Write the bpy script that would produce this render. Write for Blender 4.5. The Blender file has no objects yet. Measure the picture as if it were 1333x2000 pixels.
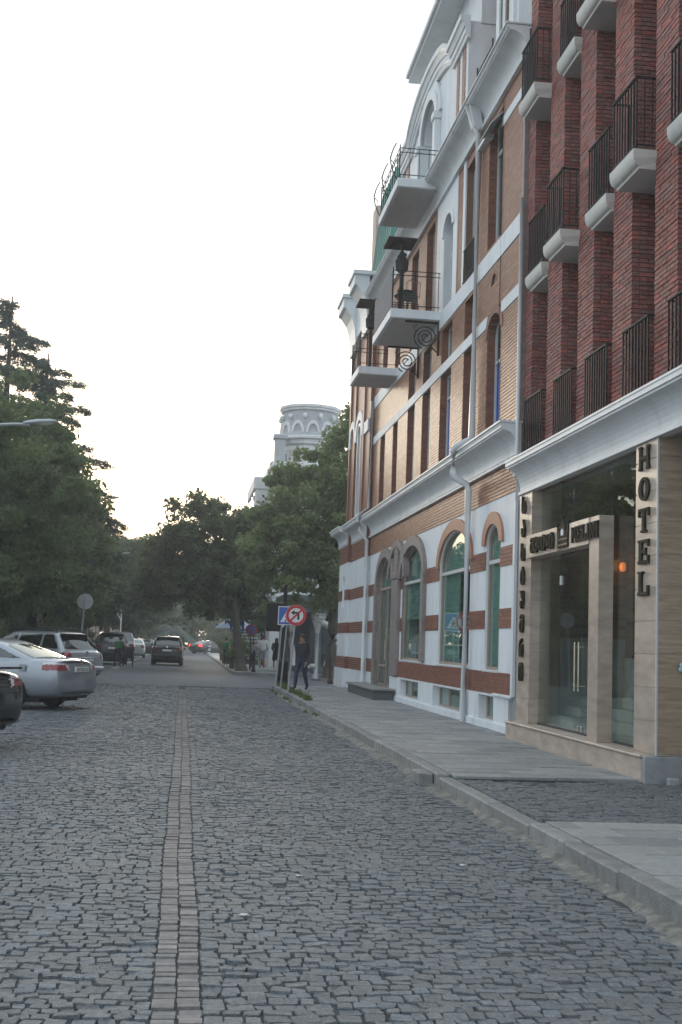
import bpy, math, random
import numpy as np
from mathutils import Vector, Matrix

random.seed(7)
RNG = np.random.default_rng(11)
SC = bpy.context.scene
COL = SC.collection
PI = math.pi
HAZE = 0.0014      # density of the evening air

# ------------------------------------------------------------------ camera
CAM_POS = (0.0, 0.0, 1.6)
RIGHT = Vector((0.99113598, -0.12780779, 0.03625795))
DOWN = Vector((0.04970838, 0.10367332, -0.99336847))
FWD = Vector((0.12320125, 0.98636556, 0.10910747))
FPX = 2350.0
cd = bpy.data.cameras.new('camera'); cam = bpy.data.objects.new('camera', cd); COL.objects.link(cam)
mw = Matrix.Identity(4)
for i in range(3):
    mw[i][0] = RIGHT[i]; mw[i][1] = -DOWN[i]; mw[i][2] = -FWD[i]; mw[i][3] = CAM_POS[i]
cam.matrix_world = mw
cd.sensor_fit = 'VERTICAL'; cd.sensor_height = 24.0; cd.lens = FPX / 2000 * 24.0
cd.clip_start = 0.1; cd.clip_end = 3000
SC.camera = cam

# ------------------------------------------------------------------ world, sun, exposure
SUN_EL, SUN_AZ = math.radians(9), math.radians(-4)     # low sun ahead, a little left of the street axis
w = bpy.data.worlds.new('World'); SC.world = w; w.use_nodes = True
nt = w.node_tree; nt.nodes.clear()
sky = nt.nodes.new('ShaderNodeTexSky'); sky.sky_type = 'NISHITA'; sky.sun_disc = False
sky.sun_elevation = SUN_EL; sky.sun_rotation = SUN_AZ; sky.air_density = 1.0; sky.dust_density = 3.0; sky.ozone_density = 1.0
mixs = nt.nodes.new('ShaderNodeMixRGB'); mixs.inputs[0].default_value = 0.72
mixs.inputs[2].default_value = (9.1, 10.4, 11.5, 1)        # thin, even overcast
bgn = nt.nodes.new('ShaderNodeBackground'); bgn.inputs[1].default_value = 0.1
wo = nt.nodes.new('ShaderNodeOutputWorld')
nt.links.new(sky.outputs[0], mixs.inputs[1]); nt.links.new(mixs.outputs[0], bgn.inputs[0]); nt.links.new(bgn.outputs[0], wo.inputs[0])
sl = bpy.data.lights.new('sun', 'SUN'); so = bpy.data.objects.new('sun', sl); COL.objects.link(so)
sl.energy = 1.2; sl.angle = math.radians(12); sl.color = (1.0, 0.86, 0.68)
sdir = Vector((math.sin(SUN_AZ) * math.cos(SUN_EL), math.cos(SUN_AZ) * math.cos(SUN_EL), math.sin(SUN_EL)))
so.rotation_euler = sdir.to_track_quat('Z', 'Y').to_euler()
so.location = (0, 0, 60)
VS = SC.view_settings
VS.view_transform = 'Standard'; VS.look = 'None'; VS.gamma = 1.0; VS.exposure = 0.54; VS.use_curve_mapping = False
SC.cycles.use_denoising = True
SC.cycles.max_bounces = 8; SC.cycles.transparent_max_bounces = 16

# ------------------------------------------------------------------ materials
MATS = {}
def L(nt, a, b): nt.links.new(a, b)
def M(name, col, rough=0.6, metal=0.0, var=0.12, scale=3.0, bump=0.0, bscale=40.0, rnd=0.0, col2=None, rmix=0.0, stain=0.0,
      stain_col=(0.05, 0.05, 0.045), sscale=0.8, coat=0.0, spec=0.5, stretch=None, emit=0.0):
    if name in MATS: return MATS[name]
    m = bpy.data.materials.new(name); m.use_nodes = True; MATS[name] = m
    nt = m.node_tree; p = nt.nodes['Principled BSDF']
    p.inputs['Roughness'].default_value = rough; p.inputs['Metallic'].default_value = metal
    p.inputs['Specular IOR Level'].default_value = spec
    p.inputs['Coat Weight'].default_value = coat
    p.inputs['Coat Roughness'].default_value = 0.06
    col = tuple(col) + (1,)
    p.inputs['Base Color'].default_value = col
    if emit:
        p.inputs['Emission Color'].default_value = col; p.inputs['Emission Strength'].default_value = emit
    pos = nt.nodes.new('ShaderNodeNewGeometry').outputs['Position']
    if stretch:
        vm = nt.nodes.new('ShaderNodeVectorMath'); vm.operation = 'MULTIPLY'; vm.inputs[1].default_value = stretch
        L(nt, pos, vm.inputs[0]); pos = vm.outputs[0]
    cur = None
    def base():
        rgb = nt.nodes.new('ShaderNodeRGB'); rgb.outputs[0].default_value = col; return rgb.outputs[0]
    if var or rnd or stain or col2: cur = base()
    if rnd or rmix:
        at = nt.nodes.new('ShaderNodeAttribute'); at.attribute_name = 'rnd'
        oi = nt.nodes.new('ShaderNodeObjectInfo')
        ad = nt.nodes.new('ShaderNodeMath'); ad.operation = 'ADD'
        L(nt, at.outputs['Fac'], ad.inputs[0]); L(nt, oi.outputs['Random'], ad.inputs[1])
        fr = nt.nodes.new('ShaderNodeMath'); fr.operation = 'FRACT'; L(nt, ad.outputs[0], fr.inputs[0])
        if col2 is not None and rmix:
            f7 = nt.nodes.new('ShaderNodeMath'); f7.operation = 'MULTIPLY'; f7.inputs[1].default_value = 7.31; L(nt, fr.outputs[0], f7.inputs[0])
            f8 = nt.nodes.new('ShaderNodeMath'); f8.operation = 'FRACT'; L(nt, f7.outputs[0], f8.inputs[0])
            f9 = nt.nodes.new('ShaderNodeMath'); f9.operation = 'MULTIPLY'; f9.inputs[1].default_value = rmix; L(nt, f8.outputs[0], f9.inputs[0])
            mx = nt.nodes.new('ShaderNodeMixRGB'); L(nt, f9.outputs[0], mx.inputs[0]); L(nt, cur, mx.inputs[1]); mx.inputs[2].default_value = tuple(col2) + (1,)
            cur = mx.outputs[0]
        if rnd:
            mr = nt.nodes.new('ShaderNodeMapRange'); mr.inputs[3].default_value = 1 - rnd; mr.inputs[4].default_value = 1 + rnd; L(nt, fr.outputs[0], mr.inputs[0])
            mu = nt.nodes.new('ShaderNodeVectorMath'); mu.operation = 'SCALE'; L(nt, cur, mu.inputs[0]); L(nt, mr.outputs[0], mu.inputs['Scale']); cur = mu.outputs[0]
    elif col2 is not None:
        n2 = nt.nodes.new('ShaderNodeTexNoise'); n2.inputs['Scale'].default_value = scale * 0.4; n2.inputs['Detail'].default_value = 4; L(nt, pos, n2.inputs['Vector'])
        cr = nt.nodes.new('ShaderNodeMapRange'); cr.inputs[1].default_value = 0.4; cr.inputs[2].default_value = 0.62; L(nt, n2.outputs[0], cr.inputs[0])
        mx = nt.nodes.new('ShaderNodeMixRGB'); L(nt, cr.outputs[0], mx.inputs[0]); L(nt, cur, mx.inputs[1]); mx.inputs[2].default_value = tuple(col2) + (1,)
        cur = mx.outputs[0]
    if var:
        n = nt.nodes.new('ShaderNodeTexNoise'); n.inputs['Scale'].default_value = scale; n.inputs['Detail'].default_value = 6; n.inputs['Roughness'].default_value = 0.6
        L(nt, pos, n.inputs['Vector'])
        mr = nt.nodes.new('ShaderNodeMapRange'); mr.inputs[1].default_value = 0.3; mr.inputs[2].default_value = 0.7
        mr.inputs[3].default_value = 1 - var; mr.inputs[4].default_value = 1 + var; L(nt, n.outputs[0], mr.inputs[0])
        mu = nt.nodes.new('ShaderNodeVectorMath'); mu.operation = 'SCALE'; L(nt, cur, mu.inputs[0]); L(nt, mr.outputs[0], mu.inputs['Scale']); cur = mu.outputs[0]
    if stain:
        n = nt.nodes.new('ShaderNodeTexNoise'); n.inputs['Scale'].default_value = sscale; n.inputs['Detail'].default_value = 8; n.inputs['Roughness'].default_value = 0.65
        L(nt, pos, n.inputs['Vector'])
        mr = nt.nodes.new('ShaderNodeMapRange'); mr.inputs[1].default_value = 0.5; mr.inputs[2].default_value = 0.75; mr.inputs[3].default_value = 0; mr.inputs[4].default_value = stain
        L(nt, n.outputs[0], mr.inputs[0])
        mx = nt.nodes.new('ShaderNodeMixRGB'); L(nt, mr.outputs[0], mx.inputs[0]); L(nt, cur, mx.inputs[1]); mx.inputs[2].default_value = tuple(stain_col) + (1,); cur = mx.outputs[0]
    if cur is not None: L(nt, cur, p.inputs['Base Color'])
    if bump:
        n = nt.nodes.new('ShaderNodeTexNoise'); n.inputs['Scale'].default_value = bscale; n.inputs['Detail'].default_value = 5; L(nt, pos, n.inputs['Vector'])
        b = nt.nodes.new('ShaderNodeBump'); b.inputs['Strength'].default_value = bump; b.inputs['Distance'].default_value = 0.02
        L(nt, n.outputs[0], b.inputs['Height']); L(nt, b.outputs[0], p.inputs['Normal'])
    return m

def glass(name, tint, ior=1.5, rough=0.0, boost=0.0):
    if name in MATS: return MATS[name]
    m = bpy.data.materials.new(name); m.use_nodes = True; MATS[name] = m
    nt = m.node_tree; nt.nodes.clear()
    o = nt.nodes.new('ShaderNodeOutputMaterial'); mx = nt.nodes.new('ShaderNodeMixShader')
    t = nt.nodes.new('ShaderNodeBsdfTransparent'); t.inputs[0].default_value = tuple(tint) + (1,)
    g = nt.nodes.new('ShaderNodeBsdfGlossy'); g.inputs['Roughness'].default_value = rough; g.inputs[0].default_value = (0.95, 1, 0.98, 1)
    lw = nt.nodes.new('ShaderNodeLayerWeight'); lw.inputs[0].default_value = 0.5      # facing is 1 - cos, the same from both sides of a pane
    f5 = nt.nodes.new('ShaderNodeMath'); f5.operation = 'POWER'; f5.inputs[1].default_value = 5.0; L(nt, lw.outputs['Facing'], f5.inputs[0])
    f = nt.nodes.new('ShaderNodeMath'); f.operation = 'MULTIPLY_ADD'; f.inputs[1].default_value = 0.9; f.inputs[2].default_value = ((ior - 1) / (ior + 1)) ** 2; L(nt, f5.outputs[0], f.inputs[0])
    a = nt.nodes.new('ShaderNodeMath'); a.operation = 'ADD'; a.inputs[1].default_value = boost; a.use_clamp = True
    L(nt, f.outputs[0], a.inputs[0]); L(nt, a.outputs[0], mx.inputs[0]); L(nt, t.outputs[0], mx.inputs[1]); L(nt, g.outputs[0], mx.inputs[2]); L(nt, mx.outputs[0], o.inputs[0])
    return m

def leafmat(name, col, col2, trans=0.35):
    if name in MATS: return MATS[name]
    m = bpy.data.materials.new(name); m.use_nodes = True; MATS[name] = m
    nt = m.node_tree; p = nt.nodes['Principled BSDF']; o = nt.nodes['Material Output']
    at = nt.nodes.new('ShaderNodeAttribute'); at.attribute_name = 'rnd'
    mx = nt.nodes.new('ShaderNodeMixRGB'); mx.inputs[1].default_value = tuple(col) + (1,); mx.inputs[2].default_value = tuple(col2) + (1,)
    L(nt, at.outputs['Fac'], mx.inputs[0]); L(nt, mx.outputs[0], p.inputs['Base Color'])
    p.inputs['Roughness'].default_value = 0.5; p.inputs['Specular IOR Level'].default_value = 0.35
    tr = nt.nodes.new('ShaderNodeBsdfTranslucent'); L(nt, mx.outputs[0], tr.inputs[0])
    ms = nt.nodes.new('ShaderNodeMixShader'); ms.inputs[0].default_value = trans
    L(nt, p.outputs[0], ms.inputs[1]); L(nt, tr.outputs[0], ms.inputs[2]); L(nt, ms.outputs[0], o.inputs[0])
    return m

# ------------------------------------------------------------------ object helpers
def link(o, parent=None, keep=True):
    COL.objects.link(o)
    if parent is not None:
        o.parent = parent
        if keep: o.matrix_parent_inverse = Matrix.Translation(parent.location).inverted() if parent.rotation_euler.z == 0 else parent.matrix_basis.inverted()
    return o
def tag(o, label=None, cat=None, group=None, kind=None):
    if label: o['label'] = label
    if cat: o['category'] = cat
    if group: o['group'] = group
    if kind: o['kind'] = kind
    return o
def thing(name, loc, label, cat, group=None, rz=0.0):
    o = bpy.data.objects.new(name, None); o.location = loc; o.rotation_euler = (0, 0, rz); o.empty_display_size = 0.2
    COL.objects.link(o); return tag(o, label, cat, group)

class MB:
    def __init__(s): s.v = []; s.f = []; s.mi = []; s.r = []; s.cur = 0; s.rv = 0.0
    def add(s, vs, fs):
        b = len(s.v); s.v += [tuple(p) for p in vs]; s.r += [s.rv] * len(vs)
        for f in fs: s.f.append(tuple(i + b for i in f)); s.mi.append(s.cur)
        return s
    def box(s, x0, x1, y0, y1, z0, z1):
        vs = [(x0, y0, z0), (x1, y0, z0), (x1, y1, z0), (x0, y1, z0), (x0, y0, z1), (x1, y0, z1), (x1, y1, z1), (x0, y1, z1)]
        return s.add(vs, [(0, 3, 2, 1), (4, 5, 6, 7), (0, 1, 5, 4), (1, 2, 6, 5), (2, 3, 7, 6), (3, 0, 4, 7)])
    def bbox(s, x0, x1, y0, y1, z0, z1, b=0.01):
        # bevelled box: 24 vertices
        vs = []; idx = {}
        X = (x0, x1); Y = (y0, y1); Z = (z0, z1)
        for i in (0, 1):
            for j in (0, 1):
                for k in (0, 1):
                    sx, sy, sz = (1, -1)[i], (1, -1)[j], (1, -1)[k]
                    for a in range(3):
                        q = [X[i] + sx * b, Y[j] + sy * b, Z[k] + sz * b]; q[a] = (X[i], Y[j], Z[k])[a]
                        idx[(i, j, k, a)] = len(vs); vs.append(q)
        fs = []
        for a in range(3):
            o = [c for c in range(3) if c != a]
            for e in (0, 1):
                c = []
                for (p, q) in ((0, 0), (1, 0), (1, 1), (0, 1)):
                    t = [0, 0, 0]; t[a] = e; t[o[0]] = p; t[o[1]] = q; c.append(idx[(*t, a)])
                flip = (e == 0) ^ (a == 1)
                fs.append(tuple(c[::-1]) if flip else tuple(c))
        for a in range(3):   # edges along axis a
            o = [c for c in range(3) if c != a]
            for p in (0, 1):
                for q in (0, 1):
                    t0 = [0, 0, 0]; t0[o[0]] = p; t0[o[1]] = q; t1 = list(t0); t1[a] = 1
                    fs.append((idx[(*t0, o[0])], idx[(*t1, o[0])], idx[(*t1, o[1])], idx[(*t0, o[1])]))
        for i in (0, 1):
            for j in (0, 1):
                for k in (0, 1): fs.append((idx[(i, j, k, 0)], idx[(i, j, k, 1)], idx[(i, j, k, 2)]))
        return s.add(vs, fs)
    def tube(s, pts, r, n=8, cap=True):
        pts = [Vector(p) for p in pts]; k = len(pts)
        rs = r if isinstance(r, (list, tuple)) else [r] * k
        vs = []; fs = []
        up = Vector((0, 0, 1))
        for i, p in enumerate(pts):
            t = (pts[min(i + 1, k - 1)] - pts[max(i - 1, 0)]).normalized()
            a = t.cross(up)
            if a.length < 1e-3: a = t.cross(Vector((1, 0, 0)))
            a.normalize(); b = t.cross(a)
            for j in range(n):
                an = 2 * PI * j / n; vs.append(p + (a * math.cos(an) + b * math.sin(an)) * rs[i])
        for i in range(k - 1):
            for j in range(n):
                fs.append((i * n + j, i * n + (j + 1) % n, (i + 1) * n + (j + 1) % n, (i + 1) * n + j))
        if cap: fs.append(tuple(range(n))); fs.append(tuple(range((k - 1) * n, k * n))[::-1])
        return s.add(vs, fs)
    def lathe(s, prof, c=(0, 0, 0), n=16, axis='z', a0=0.0):
        vs = []; fs = []; k = len(prof)
        for (r, z) in prof:
            for j in range(n):
                an = 2 * PI * j / n + a0; x, y = r * math.cos(an), r * math.sin(an)
                if axis == 'z': q = (c[0] + x, c[1] + y, c[2] + z)
                elif axis == 'x': q = (c[0] + z, c[1] + x, c[2] + y)
                else: q = (c[0] + y, c[1] + z, c[2] + x)
                vs.append(q)
        for i in range(k - 1):
            for j in range(n): fs.append((i * n + j, i * n + (j + 1) % n, (i + 1) * n + (j + 1) % n, (i + 1) * n + j))
        fs.append(tuple(range(n))[::-1]); fs.append(tuple(range((k - 1) * n, k * n)))
        return s.add(vs, fs)
    def prism(s, poly, axis, a, b):
        # poly in the two other axes (in x,y,z order), extruded along axis from a to b
        def P(u, w, t):
            return (t, u, w) if axis == 'x' else ((u, t, w) if axis == 'y' else (u, w, t))
        n = len(poly); vs = [P(u, w, a) for u, w in poly] + [P(u, w, b) for u, w in poly]
        fs = [tuple(range(n))[::-1], tuple(range(n, 2 * n))] + [(i, (i + 1) % n, n + (i + 1) % n, n + i) for i in range(n)]
        return s.add(vs, fs)
    def sphere(s, c, r, n=12, m=8, sc=(1, 1, 1)):
        vs = []; fs = []
        for i in range(m + 1):
            th = PI * i / m
            for j in range(n):
                ph = 2 * PI * j / n
                vs.append((c[0] + r * sc[0] * math.sin(th) * math.cos(ph), c[1] + r * sc[1] * math.sin(th) * math.sin(ph), c[2] + r * sc[2] * math.cos(th)))
        for i in range(m):
            for j in range(n): fs.append((i * n + j, (i + 1) * n + j, (i + 1) * n + (j + 1) % n, i * n + (j + 1) % n))
        return s.add(vs, fs)
    def build(s, name, mats, parent=None, keep=True, smooth=False, kind=None):
        me = bpy.data.meshes.new(name); me.from_pydata(s.v, [], s.f)
        mats = mats if isinstance(mats, (list, tuple)) else [mats]
        for m in mats: me.materials.append(m)
        if len(mats) > 1: me.polygons.foreach_set('material_index', s.mi)
        if any(s.r):
            a = me.attributes.new('rnd', 'FLOAT', 'POINT'); a.data.foreach_set('value', s.r)
        if smooth: me.polygons.foreach_set('use_smooth', [True] * len(me.polygons))
        me.update()
        o = bpy.data.objects.new(name, me); link(o, parent, keep)
        if kind: o['kind'] = kind
        return o

def npmesh(name, v, f, mat, rnd=None, parent=None, keep=True, smooth=False, kind=None):
    """v (N,3), f (M,4) or (M,3) numpy"""
    me = bpy.data.meshes.new(name); k = f.shape[1]
    me.vertices.add(len(v)); me.vertices.foreach_set('co', np.asarray(v, np.float32).ravel())
    me.loops.add(f.size); me.loops.foreach_set('vertex_index', f.ravel().astype(np.int32))
    me.polygons.add(len(f)); me.polygons.foreach_set('loop_start', np.arange(0, f.size, k, dtype=np.int32))
    me.polygons.foreach_set('loop_total', np.full(len(f), k, np.int32))
    me.polygons.foreach_set('use_smooth', np.full(len(f), bool(smooth)))
    me.materials.append(mat)
    if rnd is not None:
        a = me.attributes.new('rnd', 'FLOAT', 'POINT'); a.data.foreach_set('value', np.asarray(rnd, np.float32))
    me.update(calc_edges=True); me.validate()
    o = bpy.data.objects.new(name, me); link(o, parent, keep)
    if kind: o['kind'] = kind
    return o

BOXF = np.array([(0, 3, 2, 1), (4, 5, 6, 7), (0, 1, 5, 4), (1, 2, 6, 5), (2, 3, 7, 6), (3, 0, 4, 7)])
def boxes_np(B, name, mat, parent=None, kind='stuff'):
    B = np.asarray(B, float); n = len(B)
    if not n: return None
    x0, x1, y0, y1, z0, z1 = B.T
    v = np.stack([np.stack(t, 1) for t in ((x0, y0, z0), (x1, y0, z0), (x1, y1, z0), (x0, y1, z0), (x0, y0, z1), (x1, y0, z1), (x1, y1, z1), (x0, y1, z1))], 1)
    f = (BOXF[None] + (np.arange(n) * 8)[:, None, None]).reshape(-1, 4)
    r = np.repeat(RNG.random(n), 8)
    return npmesh(name, v.reshape(-1, 3), f, mat, r, parent, True, False, kind)

R3 = np.array([list(RIGHT), list(DOWN), list(FWD)])
def inframe(P, m=0.0):
    """how large a point's surroundings show: 1/d^2 if in the picture, else 0 (only to choose which alike pieces become single objects)"""
    c = (np.asarray(P, float) - np.array(CAM_POS)) @ R3.T
    u = c[:, 0] / c[:, 2] * FPX; v_ = c[:, 1] / c[:, 2] * FPX
    ok = (c[:, 2] > 0.5) & (abs(u) < 660 - m) & (abs(v_) < 995 - m)
    return np.where(ok, 1.0 / (c ** 2).sum(1), 0)

UNIT = None
def unit_brick(mat):
    mb = MB(); mb.bbox(-.5, .5, -.5, .5, -.5, .5, 0.012); me = bpy.data.meshes.new('brick')
    me.from_pydata(mb.v, [], mb.f); me.materials.append(mat); me.update(); return me
def bricks(B, mat, parent, name='brick', stuff='brick_facing', most=300, score=None):
    """the pieces that show largest as objects of their own, the rest as one part"""
    B = np.asarray(B, float)
    if score is None:
        C = np.stack([(B[:, 0] + B[:, 1]) / 2, (B[:, 2] + B[:, 3]) / 2, (B[:, 4] + B[:, 5]) / 2], 1)
        score = inframe(C)
    order = np.argsort(-score); pick = [i for i in order[:most] if score[i] > 0]
    me = unit_brick(mat)
    inv = Matrix.Translation(parent.location).inverted() if parent else None
    for i in pick:
        x0, x1, y0, y1, z0, z1 = B[i]
        o = bpy.data.objects.new(name, me); o.location = ((x0 + x1) / 2, (y0 + y1) / 2, (z0 + z1) / 2); o.scale = (x1 - x0, y1 - y0, z1 - z0)
        COL.objects.link(o); o.parent = parent; o.matrix_parent_inverse = inv
    rest = np.setdiff1d(np.arange(len(B)), pick)
    if len(rest): boxes_np(B[rest], stuff, mat, parent)

# openings in a wall that lies along Y: (y0, y1, z0, zspring, ztop)
def op_at(o, z):
    y0, y1, z0, zs, zt = o
    if z < z0 or z > zt: return None
    if z <= zs: return (y0, y1)
    h = (y1 - y0) / 2; k = math.sqrt(max(0, 1 - ((z - zs) / (zt - zs)) ** 2)); c = (y0 + y1) / 2
    return (c - h * k, c + h * k)
def spans(z, Y0, Y1, ops):
    iv = [(Y0, Y1)]
    for o in ops:
        q = op_at(o, z)
        if not q or q[1] - q[0] < 1e-4: continue
        nv = []
        for a, b in iv:
            if q[1] <= a or q[0] >= b: nv.append((a, b)); continue
            if q[0] > a: nv.append((a, q[0]))
            if q[1] < b: nv.append((q[1], b))
        iv = nv
    return iv
def wall_sheet(mb, xf, xb, Y0, Y1, Z0, Z1, ops, dz=0.06):
    """solid wall strip with real openings: boxes row by row, fine rows only in arches"""
    zs = {Z0, Z1}
    for o in ops:
        for q in (o[2], o[3], o[4]):
            if Z0 < q < Z1: zs.add(q)
        if o[4] > o[3]:
            k = max(1, int((o[4] - o[3]) / dz))
            for i in range(k):
                q = o[3] + (o[4] - o[3]) * (1 - (1 - i / k) ** 1.6) if True else 0
                if Z0 < q < Z1: zs.add(q)
    zs = sorted(zs)
    for a, b in zip(zs[:-1], zs[1:]):
        if b - a < 1e-4: continue
        for ya, yb in spans((a + b) / 2, Y0, Y1, ops): mb.box(xf, xb, ya, yb, a, b)
def brick_rows(xf, depth, Y0, Y1, Z0, Z1, ops, bl=0.25, ch=0.066, jt=0.011, jit=0.003, vj=0.002):
    out = []; n = max(1, round((Z1 - Z0) / ch)); h = (Z1 - Z0) / n
    for k in range(n):
        z0 = Z0 + k * h + jt / 2; z1 = Z0 + (k + 1) * h - jt / 2
        for a, b in spans((z0 + z1) / 2, Y0, Y1, ops):
            y = math.floor(a / bl) * bl + (bl / 2 if k % 2 else 0) - bl
            while y < b:
                p, q = max(a, y + vj / 2), min(b, y + bl - vj / 2)
                if q - p > 0.03: out.append((xf - random.random() * jit, xf + depth, p, q, z0, z1))
                y += bl
    return out

# ================================================================== GROUND
m_stone = M('sett_stone', (0.142, 0.162, 0.178), rough=0.70, var=0.30, scale=30, bump=0.9, bscale=75, rnd=0.16, col2=(0.15, 0.148, 0.142), rmix=0.6, stain=0.5, stain_col=(0.085, 0.094, 0.098), sscale=0.55, spec=0.4)
m_bed = M('joint_dirt', (0.075, 0.08, 0.08), rough=0.95, var=0.35, scale=30, bump=0.5, bscale=90, spec=0.1)
m_sand = M('gutter_sand', (0.26, 0.25, 0.225), rough=0.95, var=0.3, scale=14, bump=0.7, bscale=120, col2=(0.17, 0.165, 0.15), spec=0.1)
m_clay = M('strip_brick', (0.225, 0.20, 0.19), rough=0.8, var=0.25, scale=20, bump=0.5, bscale=90, rnd=0.22, col2=(0.19, 0.185, 0.18), rmix=0.9, stain=0.5, stain_col=(0.13, 0.135, 0.14), sscale=2)
m_slab = M('paving_slab', (0.222, 0.234, 0.242), rough=0.72, var=0.16, scale=12, bump=0.25, bscale=110, rnd=0.17, col2=(0.30, 0.285, 0.26), rmix=0.6, stain=0.45, stain_col=(0.16, 0.16, 0.16), sscale=1.1)
m_kerb = M('kerb_stone', (0.215, 0.215, 0.21), rough=0.8, var=0.25, scale=9, bump=0.5, bscale=60, rnd=0.15, stain=0.55, stain_col=(0.10, 0.10, 0.10), sscale=2.2)
m_asph = M('asphalt', (0.11, 0.112, 0.12), rough=0.8, var=0.2, scale=4, bump=0.4, bscale=150)
m_conc = M('concrete', (0.28, 0.29, 0.30), rough=0.85, var=0.2, scale=6, bump=0.3, bscale=50, stain=0.5, stain_col=(0.14, 0.14, 0.14), sscale=2)
m_soil = M('park_soil', (0.07, 0.065, 0.045), rough=0.95, var=0.3, scale=3)

def road_far_mat():
    m = M('sett_stone_far', (0.115, 0.125, 0.135), rough=0.85, var=0.22, scale=5, spec=0.4, stain=0.4, stain_col=(0.12, 0.12, 0.125), sscale=0.6)
    nt = m.node_tree; p = nt.nodes['Principled BSDF']
    geo = nt.nodes.new('ShaderNodeNewGeometry')
    vo = nt.nodes.new('ShaderNodeTexVoronoi'); vo.feature = 'DISTANCE_TO_EDGE'; vo.inputs['Scale'].default_value = 8.5
    nt.links.new(geo.outputs['Position'], vo.inputs['Vector'])
    mr = nt.nodes.new('ShaderNodeMapRange'); mr.inputs[2].default_value = 0.16; nt.links.new(vo.outputs['Distance'], mr.inputs[0])
    b = nt.nodes.new('ShaderNodeBump'); b.inputs['Strength'].default_value = 0.5; b.inputs['Distance'].default_value = 0.03
    nt.links.new(mr.outputs[0], b.inputs['Height']); nt.links.new(b.outputs[0], p.inputs['Normal'])
    return m
m_far = road_far_mat()

NEAR_END = 41.5
def und(x, y):
    return 0.012 * np.sin(x * 1.3 + 0.4 * y) + 0.010 * np.sin(y * 0.9 - 0.7 * x + 1.0) + 0.006 * np.sin(2.7 * x + 1.9 * y) - 0.012
tag(MB().box(-250, 250, -110, 320, -1.2, -0.16).build('ground', m_soil), kind='structure')
gx = np.concatenate([[-40, -30, -20], np.arange(-10, 2.8, .25), [2.99]]); gy = np.concatenate([[-6, -2], np.arange(2, NEAR_END, .25), [NEAR_END]])
GX, GY = np.meshgrid(gx, gy, indexing='ij'); gv = np.stack([GX, GY, und(GX, GY) - .011 + .004 * np.sin(GX * 2.1 + 1.3 * np.sin(GY * 1.1)) * np.sin(GY * 1.7)], 2).reshape(-1, 3); nyg = len(gy)
gf = np.array([(i * nyg + j, (i + 1) * nyg + j, (i + 1) * nyg + j + 1, i * nyg + j + 1) for i in range(len(gx) - 1) for j in range(nyg - 1)])
road = tag(npmesh('road', gv, gf, m_bed, smooth=True), kind='structure')
rf = tag(MB().box(-40, 2.98, NEAR_END, 319, -0.15, 0.0).build('road', m_far), kind='structure')
tag(MB().box(2.985, 60, 41.6, 56.4, -0.15, -0.004).build('side_road', m_asph), kind='structure')

# --- setts
def sett_mesh(cx, cy, hx, hy, rot, zt, tilt, chf, seed_j):
    n = len(cx)
    T = np.array([(-1, -.82), (-.84, -1), (.84, -1), (1, -.82), (1, .82), (.84, 1), (-.84, 1), (-1, .82)])
    T = T[None] * (1 + RNG.uniform(-.14, .10, (n, 8, 2)))
    lx = T[..., 0] * hx[:, None]; ly = T[..., 1] * hy[:, None]
    c, s = np.cos(rot)[:, None], np.sin(rot)[:, None]
    def ring(k, dz, flat):
        x = (lx * k * c - ly * k * s) + cx[:, None]; y = (lx * k * s + ly * k * c) + cy[:, None]
        z = np.repeat((zt + dz)[:, None], 8, 1) + (0 if flat else tilt[:, 0:1] * lx + tilt[:, 1:2] * ly)
        return np.stack([x, y, z], 2)
    v = np.concatenate([ring(1.0, np.full(n, -0.06), True), ring(0.985, -chf, False), ring(0.94, np.zeros(n), False)], 1)
    fs = [(j, (j + 1) % 8, 8 + (j + 1) % 8, 8 + j) for j in range(8)] + [(8 + j, 8 + (j + 1) % 8, 16 + (j + 1) % 8, 16 + j) for j in range(8)] + [(16, 17, 18, 19), (16, 19, 20, 23), (20, 21, 22, 23)]
    return v, np.array(fs)
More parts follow.
